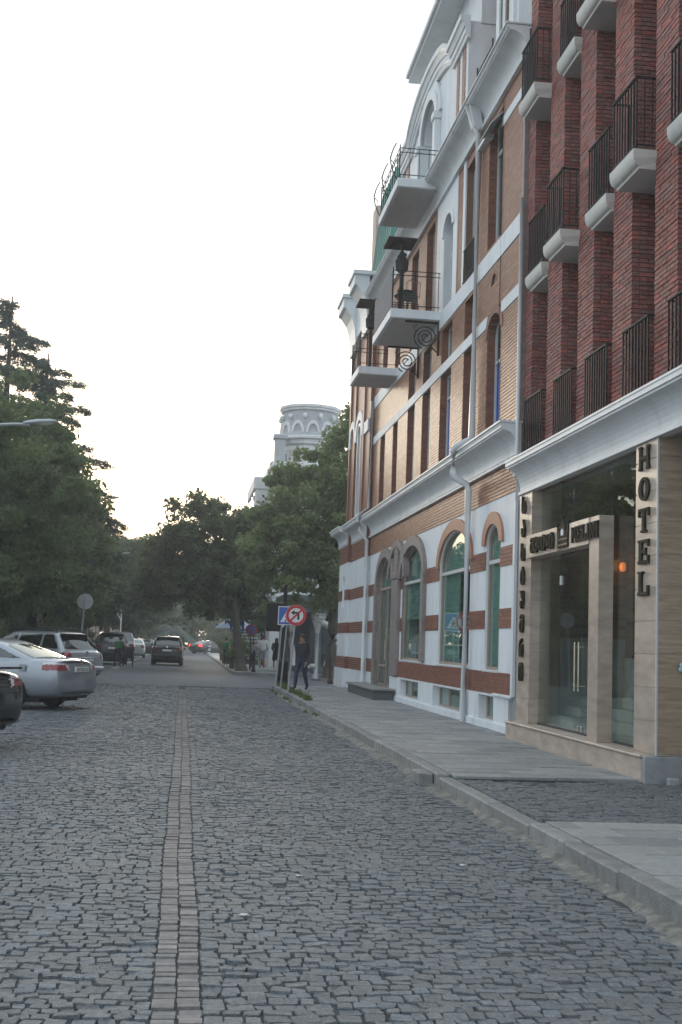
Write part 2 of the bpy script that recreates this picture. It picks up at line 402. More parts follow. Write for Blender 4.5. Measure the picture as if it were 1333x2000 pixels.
def lay_setts(region, y0, y1, parent, zbase, most, wave=True, name='sett', stuff='sett_paving', rowh=0.084, snap=0):
    C = []
    y = y0
    k = 0
    base_h = rowh
    while y < y1:
        rowh = base_h * random.uniform(.80, 1.16)
        xa, xb = region(y)
        row0 = len(C)
        x = (xa + random.random() * 0.1) if not snap else (xb - 40 * .12 if False else xa)
        while x < xb:
            wd = random.choice((0.07, 0.083, 0.093, 0.105, 0.122)) * random.uniform(.9, 1.15)
            yy = y + (0.16 * math.sin(x * 0.6 + 0.05 * y) + 0.05 * math.sin(x * 1.9 + 0.6 * y) if wave else 0.015 * math.sin(3 * x))
            C.append((x + wd / 2, yy, wd / 2, rowh / 2))
            x += wd + 0.003
        if snap < 0:
            sh = xb - (x - 0.003)
            for q in range(row0, len(C)): C[q] = (C[q][0] + sh, C[q][1], C[q][2], C[q][3])
        y += rowh + 0.002; k += 1
    C = np.array(C); n = len(C)
    C[:, 0] += RNG.uniform(-.006, .006, n); C[:, 1] += RNG.uniform(-.010, .010, n)
    C[:, 2] *= RNG.uniform(.90, 1.05, n); C[:, 3] *= RNG.uniform(.84, 1.08, n)
    rot = RNG.normal(0, .11, n); tilt = RNG.normal(0, .040, (n, 2)); chf = RNG.uniform(.004, .009, n)
    zt = zbase + und(C[:, 0], C[:, 1]) + RNG.normal(0, .0034, n)
    v, fs = sett_mesh(C[:, 0], C[:, 1], C[:, 2], C[:, 3], rot, zt, tilt, chf, 0)
    sc = inframe(np.stack([C[:, 0], C[:, 1], zt], 1)); order = np.argsort(-sc); pick = [i for i in order[:most] if sc[i] > 0]
    for i in pick:
        npmesh(name, v[i], fs, m_stone, np.full(24, RNG.random() * 0.01), parent)
    rest = np.setdiff1d(np.arange(n), pick)
    vv = v[rest].reshape(-1, 3); ff = (fs[None] + (np.arange(len(rest)) * 24)[:, None, None]).reshape(-1, 4)
    npmesh(stuff, vv, ff, m_stone, np.repeat(RNG.random(len(rest)), 24), parent, kind='stuff')
def strip_x(y): return 0.05 - 0.0013 * y + 0.008 * math.sin(y * 0.45) + 0.006 * math.sin(y * 1.9)
SW = 0.105
lay_setts(lambda y: (-0.165 * y - 2.2, strip_x(y) - SW - .008), 3.6, NEAR_END, road, 0.0, 150, snap=-1)
lay_setts(lambda y: (strip_x(y) + SW + .008, min(2.84, 0.42 * y + 0.8)), 3.6, NEAR_END, road, 0.0, 150, snap=1)

# --- double row of clay bricks along the middle of the road
SB = []
for side in (-1, 1):
    y = 3.4
    while y < 39.3:
        d = random.uniform(0.042, 0.082); c = strip_x(y)
        a, b = (c - SW, c - 0.006) if side < 0 else (c + 0.006, c + SW)
        j = random.uniform(-.005, .005)
        z = float(und(c, y)) + random.uniform(-.006, .006) - 0.001
        pass
        SB.append((a + j, b + j, y, y + d, z - .07, z)); y += d + random.uniform(.009, .018)
bricks(SB, m_clay, road, name='strip_brick', stuff='strip_bricks_far', most=300)

# --- kerbs
def kerb_run(x0, x1, y0, y1, top, parent, step=0.95):
    y = y0
    while y < y1 - .05:
        l = min(step * random.uniform(.85, 1.15), y1 - y); t = top(y) + random.uniform(-.008, .008); j = random.uniform(-.008, .008)
        mb = MB(); mb.bbox(x0 + j, x1 + j * .3, y, y + l - .012, -.2, t, .016)
        mb.build('kerb_stone', m_kerb, parent); y += l
pave = tag(MB().box(3.145, 9, 13.72, 41.3, -.15, .118).build('pavement', m_bed), kind='structure')
kerb_run(2.985, 3.145, 13.95, 41.0, lambda y: .15, pave)
pave2 = tag(MB().box(3.145, 12, -4, 10.38, -.15, .118).build('pavement', m_bed), kind='structure')
kerb_run(2.985, 3.145, 3.0, 10.2, lambda y: .15, pave2, 1.25)
kerb_run(2.985, 3.145, 10.2, 13.9, lambda y: .118, pave2, 1.2)
def slabs(x0, x1, y0, y1, parent, lx=0.6, ly=0.405):
    y = y0; k = 0
    while y < y1 - .1:
        yl = min(ly, y1 - y); x = x0 - (lx * .5 if k % 2 else 0) - (0.11 * k) % .2
        while x < x1:
            a, b = max(x, x0), min(x + lx, x1)
            if b - a > .05 and a < 0.47 * y + 1.0:
                z = .15 + random.uniform(-.005, .005)
                mb = MB(); mb.bbox(a + .006, b - .006, y + .009, y + yl - .009, .08, z, .004)
                o = mb.build('paving_slab', m_slab, parent)
            x += lx
        y += ly; k += 1
slabs(3.15, 5.68, 13.76, 41.2, pave)
slabs(3.15, 6.3, 3.0, 10.36, pave2)
drive = tag(MB().box(3.146, 12, 10.385, 13.715, -.15, .100).build('driveway', m_bed), kind='structure')
lay_setts(lambda y: (3.152, 7.2), 10.44, 13.70, drive, 0.138, 120, wave=False, rowh=0.085, snap=1)
# paving of the far corner (reddish) and the far pavements
tag(MB().box(2.45, 30, 56.9, 190, -.15, .145).build('pavement', m_slab), kind='structure')
fk = bpy.data.objects.get('pavement.002')
for i in range(60):
    mb = MB(); mb.bbox(2.28, 2.445, 57 + i * 2.0, 58.97 + i * 2.0, -.1, .15, .02); mb.build('kerb_stone', m_kerb, fk)
for i in range(14):
    mb = MB(); mb.bbox(2.46 + i * 1.0, 3.44 + i * 1.0, 56.7, 56.89, -.1, .15, .02); mb.build('kerb_stone', m_kerb, fk)
tag(MB().box(-60, -7.6, -6, 318, -.15, .10).build('park_ground', m_soil), kind='structure')
pg = bpy.data.objects['park_ground']
for i in range(60):
    mb = MB(); mb.bbox(-7.59, -7.42, 8 + i * 2.0, 9.97 + i * 2.0, -.1, .13, .02); mb.build('kerb_stone', m_kerb, pg)
# pale channel stones on the far left side of the road
for i in range(34):
    mb = MB(); mb.bbox(-3.55, -3.2, 60 + i * 1.6, 61.55 + i * 1.6, -.1, .012 + random.uniform(0, .012), .006); mb.build('channel_stone', m_slab, rf)

# sand that has gathered in the gutter, with a ragged edge
mb = MB(); ys = np.arange(3.2, 40, 0.16); vs = []; fs = []
for i, y in enumerate(ys):
    wdt = 0.15 + 0.10 * math.sin(y * 0.8) ** 2 + 0.06 * math.sin(y * 2.9 + 1) + random.uniform(-.03, .03)
    for j, t in enumerate((0, .3, .65, 1)):
        z = 0.028 * (1 - t) ** 1.2 - 0.032 * t ** 2 + random.uniform(-.003, .003) + float(und(2.9, y)) * .6
        vs.append((2.988 - wdt * t, y, z))
for i in range(len(ys) - 1):
    for j in range(3): a = i * 4 + j; fs.append((a, a + 1, a + 5, a + 4))
mb.add(vs, fs); tag(mb.build('gutter_sand', m_sand, smooth=True), 'strip of pale grey sand lying along the foot of the right kerb', 'sand', kind='stuff')

# loose kerb block lying in the gutter
kb = MB(); kb.bbox(2.80, 2.97, 14.12, 14.62, -.02, .13, .012)
o = tag(kb.build('kerb_block', m_kerb), 'loose short concrete block lying in the gutter against the kerb', 'block')

# grass and weeds at the kerb
def tufts(name, pts, label, h=0.16, n=26, col=((0.07, 0.12, 0.03), (0.14, 0.19, 0.05))):
    v = []; f = []; r = []
    for (x, y, z, s) in pts:
        for k in range(n):
            a = random.uniform(0, 2 * PI); d = random.uniform(0, .13) * s; bx, by = x + d * math.cos(a), y + d * math.sin(a)
            hh = h * s * random.uniform(.4, 1.1); le = random.uniform(.02, .09) * s; aa = random.uniform(0, 2 * PI); wv = .006
            i = len(v)
            v += [(bx - wv, by, z), (bx + wv, by, z), (bx + le * .5 * math.cos(aa) + wv * .7, by + le * .5 * math.sin(aa), z + hh * .7), (bx + le * math.cos(aa), by + le * math.sin(aa), z + hh)]
            f.append((i, i + 1, i + 2, i + 3)); r += [random.random()] * 4
    o = npmesh(name, np.array(v), np.array(f), leafmat('grass_blade', *col), r)
    return tag(o, label, 'grass', kind='stuff')
gp = []
for i in range(46):
    y = random.uniform(30.5, 40.5); gp.append((3.16 + abs(random.gauss(0, .16)) * (y - 29) / 10, y, .14, random.uniform(.5, 1.15)))
for i in range(16): gp.append((2.93 + random.uniform(-.12, .03), random.uniform(26, 40), 0.0, random.uniform(.3, .6)))
tufts('grass', gp, 'green weeds and grass growing along the kerb by the sign posts')

# scraps of litter on the setts
random.seed(5)
for (x, y, lb) in ((.42, 7.25, 'pale scrap of litter on the near cobbles right of the brick strip'), (.86, 8.52, 'second pale scrap of litter further up the road right of the brick strip'), (2.12, 8.95, 'pale speck of litter on the cobbles close to the high kerb')):
    r_ = random.uniform(.014, .03); b = MB(); z = float(und(x, y)) + .008; n = 6
    vs = [(x + r_ * random.uniform(.6, 1.3) * math.cos(2 * PI * k / n), y + r_ * random.uniform(.6, 1.3) * math.sin(2 * PI * k / n), z + random.uniform(0, .012)) for k in range(n)] + [(x, y, z + .012)]
    b.add(vs, [(k, (k + 1) % n, n) for k in range(n)])
    tag(b.build('paper_scrap', M('scrap_paper', (.55, .55, .53), rough=.8, var=.1)), lb, 'litter', 'scraps of litter on the cobbles')

# ================================================================== shared building materials
m_redbrick = M('red_brick', (0.33, 0.098, 0.075), rough=0.8, var=0.25, scale=18, bump=0.5, bscale=60, rnd=0.26, col2=(0.22, 0.13, 0.115), rmix=0.85, stain=0.25, stain_col=(0.38, 0.27, 0.23), sscale=5)
m_mortar = M('dark_mortar', (0.21, 0.15, 0.13), rough=0.95, var=0.2, scale=20, bump=0.3, bscale=120)
m_glazed = M('glazed_brick', (0.36, 0.175, 0.105), rough=0.5, var=0.14, scale=10, bump=0.1, bscale=40, rnd=0.14, col2=(0.29, 0.145, 0.09), rmix=0.9, spec=0.3)
m_gmort = M('pale_mortar', (0.20, 0.115, 0.08), rough=0.9, var=0.12, scale=14)
m_band = M('band_brick', (0.25, 0.105, 0.07), rough=0.6, spec=0.3, var=0.16, scale=10, bump=0.1, bscale=50, rnd=0.16, col2=(0.20, 0.085, 0.06), rmix=0.7)
m_white = M('white_paint', (0.74, 0.76, 0.78), rough=0.65, var=0.05, scale=2, stain=0.5, stain_col=(0.47, 0.455, 0.42), sscale=1.5, bump=0.1, bscale=30, stretch=(1.4, 1.4, .35))
m_trim = M('white_trim', (0.70, 0.72, 0.73), rough=0.55, var=0.05, scale=3, stain=0.5, stain_col=(0.44, 0.43, 0.40), sscale=1.8, stretch=(1.2, 1.2, .5))
m_offw = M('balcony_plaster', (0.60, 0.58, 0.54), rough=0.75, var=0.06, scale=4, stain=0.35, stain_col=(0.36, 0.34, 0.31), sscale=2.4)
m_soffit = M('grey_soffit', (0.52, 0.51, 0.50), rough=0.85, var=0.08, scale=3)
m_arch = M('arch_paint', (0.40, 0.19, 0.12), rough=0.6, var=0.08, scale=4)
m_greyst = M('grey_portal_stone', (0.24, 0.20, 0.19), rough=0.6, var=0.2, scale=8, bump=0.3, bscale=40)
m_iron = M('black_iron', (0.018, 0.018, 0.02), rough=0.65, var=0.0, spec=0.2)
m_trav = M('travertine', (0.45, 0.365, 0.30), rough=0.4, var=0.24, scale=2.6, rnd=0.13, col2=(0.40, 0.315, 0.25), rmix=0.6, stain=0.35, stain_col=(0.33, 0.245, 0.18), sscale=3, stretch=(1, 1, 3.0), bump=0.04, bscale=30)
m_travg = M('grained_travertine', (0.40, 0.31, 0.225), rough=0.35, var=0.34, scale=2.6, rnd=0.10, col2=(0.34, 0.235, 0.15), rmix=0.6, stain=0.5, stain_col=(0.25, 0.16, 0.11), sscale=1.3, stretch=(1.2, 1.2, 13.0))
m_grout = M('tile_grout', (0.62, 0.58, 0.52), rough=0.9, var=0.05)
m_frame = M('brown_window_frame', (0.36, 0.27, 0.22), rough=0.5, var=0.08)
m_framew = M('grey_window_frame', (0.55, 0.56, 0.56), rough=0.5, var=0.04)
m_bronze = M('bronze_letter', (0.026, 0.024, 0.019), rough=0.8, metal=0.0, spec=0.12, var=0.2, scale=20, col2=(0.05, 0.042, 0.022))
m_steel = M('brushed_steel', (0.55, 0.48, 0.38), rough=0.25, metal=1.0, var=0.0)
m_chrome = M('chrome', (0.7, 0.7, 0.7), rough=0.12, metal=1.0, var=0.0)
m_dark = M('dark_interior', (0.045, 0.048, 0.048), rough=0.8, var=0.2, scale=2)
m_room = M('room_wall', (0.33, 0.37, 0.36), rough=0.85, var=0.1, scale=1.5)
m_marble = M('marble_step', (0.52, 0.54, 0.52), rough=0.3, var=0.15, scale=4, stain=0.3, stain_col=(0.35, 0.36, 0.34), sscale=3)
m_zinc = M('pale_pipe', (0.60, 0.615, 0.62), rough=0.45, var=0.05, scale=4, stain=0.2, stain_col=(0.4, 0.39, 0.37))
m_green = M('green_metal_roof', (0.045, 0.19, 0.16), rough=0.5, var=0.12, scale=2)
m_tan = M('tan_plaster', (0.52, 0.40, 0.33), rough=0.8, var=0.08)
m_blue = M('blue_film', (0.03, 0.12, 0.42), rough=0.4, var=0.15, scale=3)
g_shop = glass('shop_glass', (0.80, 0.90, 0.87), ior=1.52, boost=0.02)
g_hotel = glass('hotel_glass', (0.84, 0.88, 0.86), ior=1.5, boost=0.02)
g_win = glass('window_glass', (0.35, 0.42, 0.45), ior=1.6, boost=0.05)

def extrude_y(mb, prof, y0, y1):
    """closed profile of (x, z) points swept along Y"""
    mb.prism(prof, 'y', y0, y1)
def cove(x_wall, x_out, z0, z1, n=8, lip=0.12, foot=0.05):
    """crown moulding profile, projecting from x_wall to x_out (smaller x is further out)"""
    d = x_wall - x_out; h = z1 - z0; pr = [(x_wall, z0), (x_wall - .05 * d - .02, z0), (x_wall - .05 * d - .02, z0 + foot * .45), (x_wall - .10 * d - .025, z0 + foot * .5), (x_wall - .10 * d - .025, z0 + foot), (x_wall - .12 * d, z0 + foot + .01)]
    za, zb = z0 + foot + .01, z1 - lip
    for i in range(1, n + 1):
        t = i / n * PI / 2
        pr.append((x_wall - .12 * d - .78 * d * (1 - math.cos(t)), za + (zb - za) * math.sin(t)))
    e = min(.03, .3 * lip); pr += [(x_out + .10 * d, zb + .002), (x_out + .10 * d, zb + e), (x_out + .03 * d, zb + e + .004), (x_out + .03 * d, z1 - e * 1.2), (x_out, z1 - e), (x_out, z1), (x_wall, z1)]
    return pr

# ================================================================== HOTEL
hot = thing('hotel_building', (5.8, 16.7, .15), 'red brick hotel with travertine ground floor, white cornice and iron balconies', 'building')
P = hot
# plinth step
mb = MB(); mb.bbox(5.34, 5.72, 13.70, 19.72, .10, .41, .012); mb.build('entrance_step', m_trav, P)
mb = MB()
for i in range(5):
    mb.bbox(5.315, 5.70, 13.68 + i * 1.208, 13.68 + (i + 1) * 1.208 - .006, .41, .44, .006)
mb.build('step_nosing', m_trav, P)
mb = MB(); mb.bbox(5.345, 8.2, 13.60, 13.698, .05, .435, .01); mb.build('concrete_plinth', m_conc, P)
# pillars: grout core + tiles
def tiled(name, x0, x1, y0, y1, z0, z1, front=True, near=True, th=.39, tw=None, mat_f=m_trav, mat_n=m_travg):
    core = MB(); core.box(x0 + .012, x1, y0 + .012, y1, z0, z1); c = core.build(name, m_grout, P)
    k = 0; z = z0
    ft = []; nt_ = []
    while z < z1 - .02:
        zt = min(z + th, z1)
        if front: ft.append((x0, x0 + .02, y0, y1 - .004, z + .004, zt - .004))
        if near:
            x = x0 + .004; wn = tw or (x1 - x0)
            while x < x1 - .02:
                xe = min(x + wn, x1); nt_.append((x, xe - .006, y0, y0 + .02, z + .004, zt - .004)); x = xe
        z = zt; k += 1
    for lst, mt in ((ft, mat_f), (nt_, mat_n)):
        if lst: bricks(lst, mt, P, name='tile', stuff='tile_rest', score=np.ones(len(lst)))
    return c
tiled('pillar_core', 5.50, 5.75, 18.94, 19.66, .44, 4.21, mat_n=m_trav)
# near pillar with its deep grained side wall
core = MB(); core.box(5.512, 8.2, 13.66, 14.33, .44, 4.21); core.build('pillar_core', m_grout, P)
zz = [.44 + .392 * k for k in range(10)]
tf = [(5.50, 5.53, 13.668, 14.35, z + .004, min(z + .388, 4.21)) for z in zz]
bricks(tf, m_trav, P, name='tile', score=np.ones(len(tf)))
tn = []
for k, z in enumerate(zz):
    x = 5.516 - (.3 if k % 2 else 0)
    while x < 8.2:
        tn.append((max(5.516, x), min(8.2, x + 1.2) - .006, 13.646, 13.67, z + .012, min(z + .398, 4.21))); x += 1.2
bricks(tn, m_travg, P, name='tile', score=np.ones(len(tn)))
mb = MB(); mb.box(5.496, 5.517, 13.642, 13.667, .44, 4.21); mb.build('corner_bead', m_framew, P)
# back of the recess beside the pillar
mb = MB(); mb.box(8.2, 8.4, 8, 13.66, .0, 4.9); mb.build('recess_wall', m_travg, P)
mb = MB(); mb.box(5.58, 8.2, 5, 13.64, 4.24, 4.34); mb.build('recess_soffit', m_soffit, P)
# portal frame round the door
def portal():
    fr = [(5.42, 5.63, 15.47, 15.86, .44, 3.45, 'portal_post')]
    for (x0, x1, y0, y1, z0, z1, n) in fr:
        b = MB(); b.bbox(x0, x1, y0, y1, z0, z1, .006); b.build(n, m_trav, P)
    b = MB(); b.bbox(5.41, 5.63, 17.29, 18.938, 3.085, 3.452, .006); b.build('portal_header', m_trav, P)
    b = MB(); b.bbox(5.41, 5.63, 15.864, 16.72, 3.085, 3.452, .006); b.build('portal_header', m_trav, P)
    b = MB(); b.bbox(5.44, 5.63, 16.722, 17.288, 3.085, 3.19, .004); b.build('portal_header', m_trav, P)
portal()
# glazing, one pane each
def pane(x, y0, y1, z0, z1, name, mat, parent, th=.012):
    b = MB(); b.box(x, x + th, y0, y1, z0, z1); return b.build(name, mat, parent)
XG = 5.66
for (a, b_) in ((14.37, 15.69), (15.70, 17.30), (17.31, 18.93)): pane(XG, a, b_, 3.46 if a > 15.5 else .47, 4.20, 'glass_pane', g_hotel, P)
d1 = pane(XG, 15.87, 16.86, .47, 3.08, 'glass_door', g_hotel, P); d2 = pane(XG, 16.875, 17.83, .47, 3.08, 'glass_door', g_hotel, P)
pane(XG, 17.845, 18.93, .47, 3.08, 'glass_pane', g_hotel, P)
for d, y in ((d1, 16.78), (d2, 16.96)):
    b = MB(); b.tube([(XG - .06, y, 1.05), (XG - .06, y, 1.75)], .014, 8)
    b.tube([(XG - .06, y, 1.12), (XG, y, 1.12)], .009, 6); b.tube([(XG - .06, y, 1.68), (XG, y, 1.68)], .009, 6)
    b.build('door_handle', m_steel, d)
for y in (16.80, 16.935):
    b = MB(); b.bbox(XG - .012, XG + .024, y - .05, y + .05, .47, .56, .004); b.build('patch_fitting', m_chrome, P)
b = MB(); b.bbox(XG - .012, XG + .03, 17.79, 17.88, 2.62, 2.76, .004); b.build('patch_fitting', m_framew, P)
b = MB(); b.box(XG - .01, XG + .03, 14.36, 15.465, .44, .468); b.box(XG - .01, XG + .03, 15.865, 18.935, .44, .468); b.build('floor_channel', m_dark, P)
# lobby behind the glass
m_lobby = M('lobby_tile', (0.46, 0.38, 0.30), rough=0.5, var=0.2, scale=2)
b = MB(); b.box(5.70, 11, 13.7, 19.6, .30, .438); b.build('lobby_floor', m_marble, P)
b = MB(); b.box(5.76, 11, 19.45, 19.6, .44, 4.6); b.build('lobby_wall', m_lobby, P)
fb = []
zk = 1.86; kk = 0
while zk < 4.42:
    xk = 6.16 - (.125 if kk % 2 else 0)
    while xk < 7.29: fb.append((max(xk, 6.16), min(xk + .244, 7.29), 19.425, 19.455, zk, zk + .063)); xk += .25
    zk += .075; kk += 1
boxes_np(fb, 'lobby_brickwork', M('lobby_brick', (0.17, 0.115, 0.09), rough=.7, rnd=.3, var=.2), P)
b = MB(); b.box(6.155, 7.29, 19.432, 19.449, 1.84, 4.44); b.build('lobby_wall', m_mortar, P)
b = MB(); b.box(6.155, 7.26, 19.40, 19.449, .44, 1.83); b.build('wall_panel', M('grey_panel', (.30, .32, .31), rough=.4, var=.15), P)
for k in range(3): b = MB(); b.bbox(6.0 + .22 * k, 7.25, 18.2 + .3 * k, 19.39, .44 + .15 * k, .44 + .15 * (k + 1) - .004, .006); b.build('lobby_stair', m_marble, P)
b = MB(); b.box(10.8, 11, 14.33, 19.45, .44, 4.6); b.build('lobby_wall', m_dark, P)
b = MB(); b.box(5.70, 11, 14.33, 19.45, 4.45, 4.6); b.build('lobby_ceiling', m_soffit, P)
st = []
for k in range(6):
    b = MB(); b.bbox(6.35 + k * .16, 7.26, 15.4, 17.9, .44 + k * .17, .44 + (k + 1) * .17 - .004, .008); b.build('lobby_stair', m_marble, P)
lw = [(x0, x0 + .02, y0, y1, z0, z1) for (x0, _, y0, y1, z0, z1) in brick_rows(7.30, .02, 14.34, 19.44, 1.55, 4.45, [], bl=.25, ch=.075, jt=.012)]
boxes_np(lw, 'lobby_brickwork', M('lobby_brick', (0.17, 0.115, 0.09), rough=.7, rnd=.3, var=.2), P)
b = MB(); b.box(7.31, 7.4, 14.34, 19.44, .44, 4.45); b.build('lobby_wall', m_mortar, P)
b = MB(); b.box(7.27, 7.309, 14.34, 19.44, .44, 1.54); b.build('wall_panel', m_marble, P)
b = MB(); b.prism([(14.4, .44), (15.3, .44), (15.3, .62), (14.4, 1.7)], 'x', 6.5, 6.56); b.build('stair_balustrade', m_marble, P)
# lit wall lamp inside the lobby
b = MB(); b.lathe([(.015, -.08), (.045, -.06), (.06, 0), (.045, .06), (.015, .08)], (7.18, 19.30, 3.05), 10); wl = b.build('wall_lamp', M('lamp_shade_lit', (1.0, 0.30, 0.07), emit=.45, var=0), P)
ld = bpy.data.lights.new('lobby_lamp', 'POINT'); ld.energy = 1.2; ld.color = (1, .45, .15); ld.shadow_soft_size = .1
lo = bpy.data.objects.new('lobby_lamp', ld); lo.location = (7.0, 19.2, 3.05); COL.objects.link(lo)
# cornice
b = MB(); extrude_y(b, cove(5.56, 5.24, 4.21, 4.78, lip=.13), 3.0, 19.74); b.build('cornice', m_trim, P, smooth=False)
b = MB(); b.bbox(5.47, 5.6, 3.0, 19.70, 4.205, 4.262, .004); b.build('cornice_fillet', m_trim, P)
b = MB(); b.box(5.56, 6.6, 3.0, 20.4, 4.62, 4.77); b.build('cornice_roof', m_offw, P)
# brick piers of the upper floors
XP = 5.76; XB = 6.42; ZT = 15.6
PIERS = [(20.02, 20.47), (18.35, 19.13), (16.81, 17.53), (15.25, 15.98), (13.70, 14.44), (12.16, 12.9), (10.6, 11.35), (9.05, 9.8)]
HB = []
ch = .0640
for (ya, yb) in PIERS:
    b = MB(); b.box(XP + .018, XB, ya + .018, yb - .018, 4.77, ZT); b.build('pier_core', m_mortar, P)
    n = int((ZT - 4.78) / ch)
    for k in range(n):
        z0 = 4.78 + k * ch + .006; z1 = z0 + ch - .012
        y = ya; off = .115 if k % 2 else 0
        while y < yb - .02:
            ye = min(y + (.115 if (y == ya and off) else .235), yb); 
            if yb - ye < .04: ye = yb
            j = random.random() * .009
            HB.append((XP - j, XP + .10, y + .005 - (random.random() * .006 if y == ya else 0), ye - .005, z0, z1)); y = ye
        x = XP + .105
        if k % 2: x = XP + .105
        first = .12 if k % 2 else .235
        while x < XB - .02:
            xe = min(x + first, XB); first = .235
            HB.append((x + .006, xe - .006, ya - random.random() * .008, ya + .09, z0, z1)); x = xe
bk = MB(); bk.box(XB, XB + .2, 8, 20.5, 4.77, ZT); bk.build('rear_wall', m_mortar, P)
for (y0, y1) in zip([p[1] for p in PIERS[1:]], [p[0] for p in PIERS[:-1]]):
    pass
BAYS = [(PIERS[i + 1][1], PIERS[i][0]) for i in range(len(PIERS) - 1)]
FLOORS = [4.78, 8.0, 11.15, 14.3]
for (ya, yb) in BAYS:
    for i, zf in enumerate(FLOORS):
        z1 = min(zf + 2.45, ZT)
        if z1 - zf < 1: continue
        wdw = MB(); wdw.box(XB - .05, XB - .01, ya + .03, ya + .09, zf, z1); wdw.box(XB - .05, XB - .01, yb - .09, yb - .03, zf, z1); wdw.box(XB - .05, XB - .01, ya + .09, yb - .09, z1 - .07, z1)
        wo_ = wdw.build('window', m_iron, P)
        pane(XB - .035, ya + .09, yb - .09, zf, z1 - .07, 'pane', g_win, wo_)
    if yb < 13: continue
    HB += [q for q in brick_rows(XB - .03, .05, ya + .002, yb - .002, 4.78 + 2.47, 8.0 - .02, [], ch=ch)] + [q for q in brick_rows(XB - .03, .05, ya + .002, yb - .002, 10.48, 11.13, [], ch=ch)] + [q for q in brick_rows(XB - .03, .05, ya + .002, yb - .002, 13.64, 14.28, [], ch=ch)]
bricks(HB, m_redbrick, P, name='brick', stuff='brickwork', most=300)
# balconies: slab with a rounded lower edge; iron bars
def hotel_balcony(ya, yb, zb, xo, k):
    xi = XB - .02; z0, z1 = zb - .25, zb
    pr = [(xi, z0), (xo + .095, z0), (xo + .09, z0 + .03)]
    for i in range(7):
        t = i / 6 * PI / 2; pr.append((xo + .08 * (1 - math.sin(t)), z0 + .04 + (.16) * (1 - math.cos(t))))
    pr += [(xo, z1), (xi, z1)]
    b = MB()
    # tapered sides too: loft the profile from the near to the far side
    n = len(pr)
    ins = [0.0 if i in (0, n - 1, n - 2) else min(.13, (p[0] - xo)) for i, p in enumerate(pr)]
    ins[0] = .12
    vs = [(p[0], ya + ins[i] * .38, p[1]) for i, p in enumerate(pr)] + [(p[0], yb - ins[i] * .38, p[1]) for i, p in enumerate(pr)]
    fs = [tuple(range(n)), tuple(range(n, 2 * n))[::-1]] + [(i, n + i, n + (i + 1) % n, (i + 1) % n) for i in range(n)]
    b.add(vs, fs)
    s = b.build('balcony', m_offw, P)
    s['label'] = 'off white balcony slab with rounded lower edge and black bar railing'
    railing(s, xo + .05, ya + .03, yb - .03, XP - .02, zb, zb + 1.0)
def railing(par, xo, ya, yb, xi, z0, z1, sp=.105):
    b = MB()
    b.box(xo - .02, xo + .02, ya - .02, yb + .02, z1 - .025, z1); b.box(xo - .012, xo + .012, ya, yb, z0 + .06, z0 + .08)
    for y in (ya, yb):
        if xi - xo > .08:
            b.box(xo + .02, xi, y - .018, y + .018, z1 - .024, z1 - .001); b.box(xo + .012, xi, y - .01, y + .01, z0 + .061, z0 + .079)
            n = int((xi - xo) / sp)
            for k in range(1, n + 1): b.box(xo + k * sp - .007, xo + k * sp + .007, y - .007, y + .007, z0 + .079, z1 - .024)
    b.build('hand_rail', m_iron, par)
    n = max(2, round((yb - ya) / sp))
    me = None
    for k in range(n + 1):
        y = ya + (yb - ya) * k / n; r = .010
        if me is None:
            q = MB(); q.box(-r, r, -r, r, z0, z1 - .025); me = bpy.data.meshes.new('bar'); me.from_pydata(q.v, [], q.f); me.materials.append(m_iron)
        o = bpy.data.objects.new('bar', me); o.location = (xo, y, 0); COL.objects.link(o); o.parent = par; o.matrix_parent_inverse = Matrix.Translation(P.location).inverted() if par.parent is None else Matrix.Identity(4)
for i, (ya, yb) in enumerate(BAYS[:6]):
    for f, zf in enumerate(FLOORS):
        if f == 0:
            s = MB(); s.bbox(XP - .12, XB - .02, ya - .05, yb + .05, 4.772, 4.80, .004); so_ = s.build('window_ledge', m_offw, P)
            railing(so_, XP - .10, ya - .04, yb + .04, XP - .02, 4.80, 5.93)
        else:
            deep = (i + f) % 2 == 0
            hotel_balcony(ya - .04, yb + .04, zf + .12, 5.44 if deep else 5.62, i)
# letters
def mesh_from_text(ch_, size, off, ext):
    cu = bpy.data.curves.new('t', 'FONT'); cu.body = ch_; cu.size = size; cu.offset = off; cu.extrude = ext; cu.resolution_u = 4; cu.align_x = 'CENTER'
    o = bpy.data.objects.new('t', cu); COL.objects.link(o)
    dg = bpy.context.evaluated_depsgraph_get(); me = bpy.data.meshes.new_from_object(o.evaluated_get(dg)); bpy.data.objects.remove(o); bpy.data.curves.remove(cu)
    return me
def place_letter(me, yc, zc, x, wid, hgt, mat, name='letter', parent=None):
    """text lies in XY facing +Z; put it on a wall facing -X, reading from far (left) to near (right)"""
    v = np.empty(len(me.vertices) * 3, np.float32); me.vertices.foreach_get('co', v); v = v.reshape(-1, 3)
    mn, mx = v.min(0), v.max(0); c = (mn + mx) / 2; s = np.array([wid / max(mx[0] - mn[0], 1e-6), hgt / max(mx[1] - mn[1], 1e-6), 1])
    q = (v - c) * s
    wv = np.stack([x - q[:, 2], yc - q[:, 0], zc + q[:, 1]], 1).astype(np.float32)
    me.vertices.foreach_set('co', wv.ravel()); me.materials.clear(); me.materials.append(mat); me.update()
    o = bpy.data.objects.new(name, me); link(o, parent or P); return o
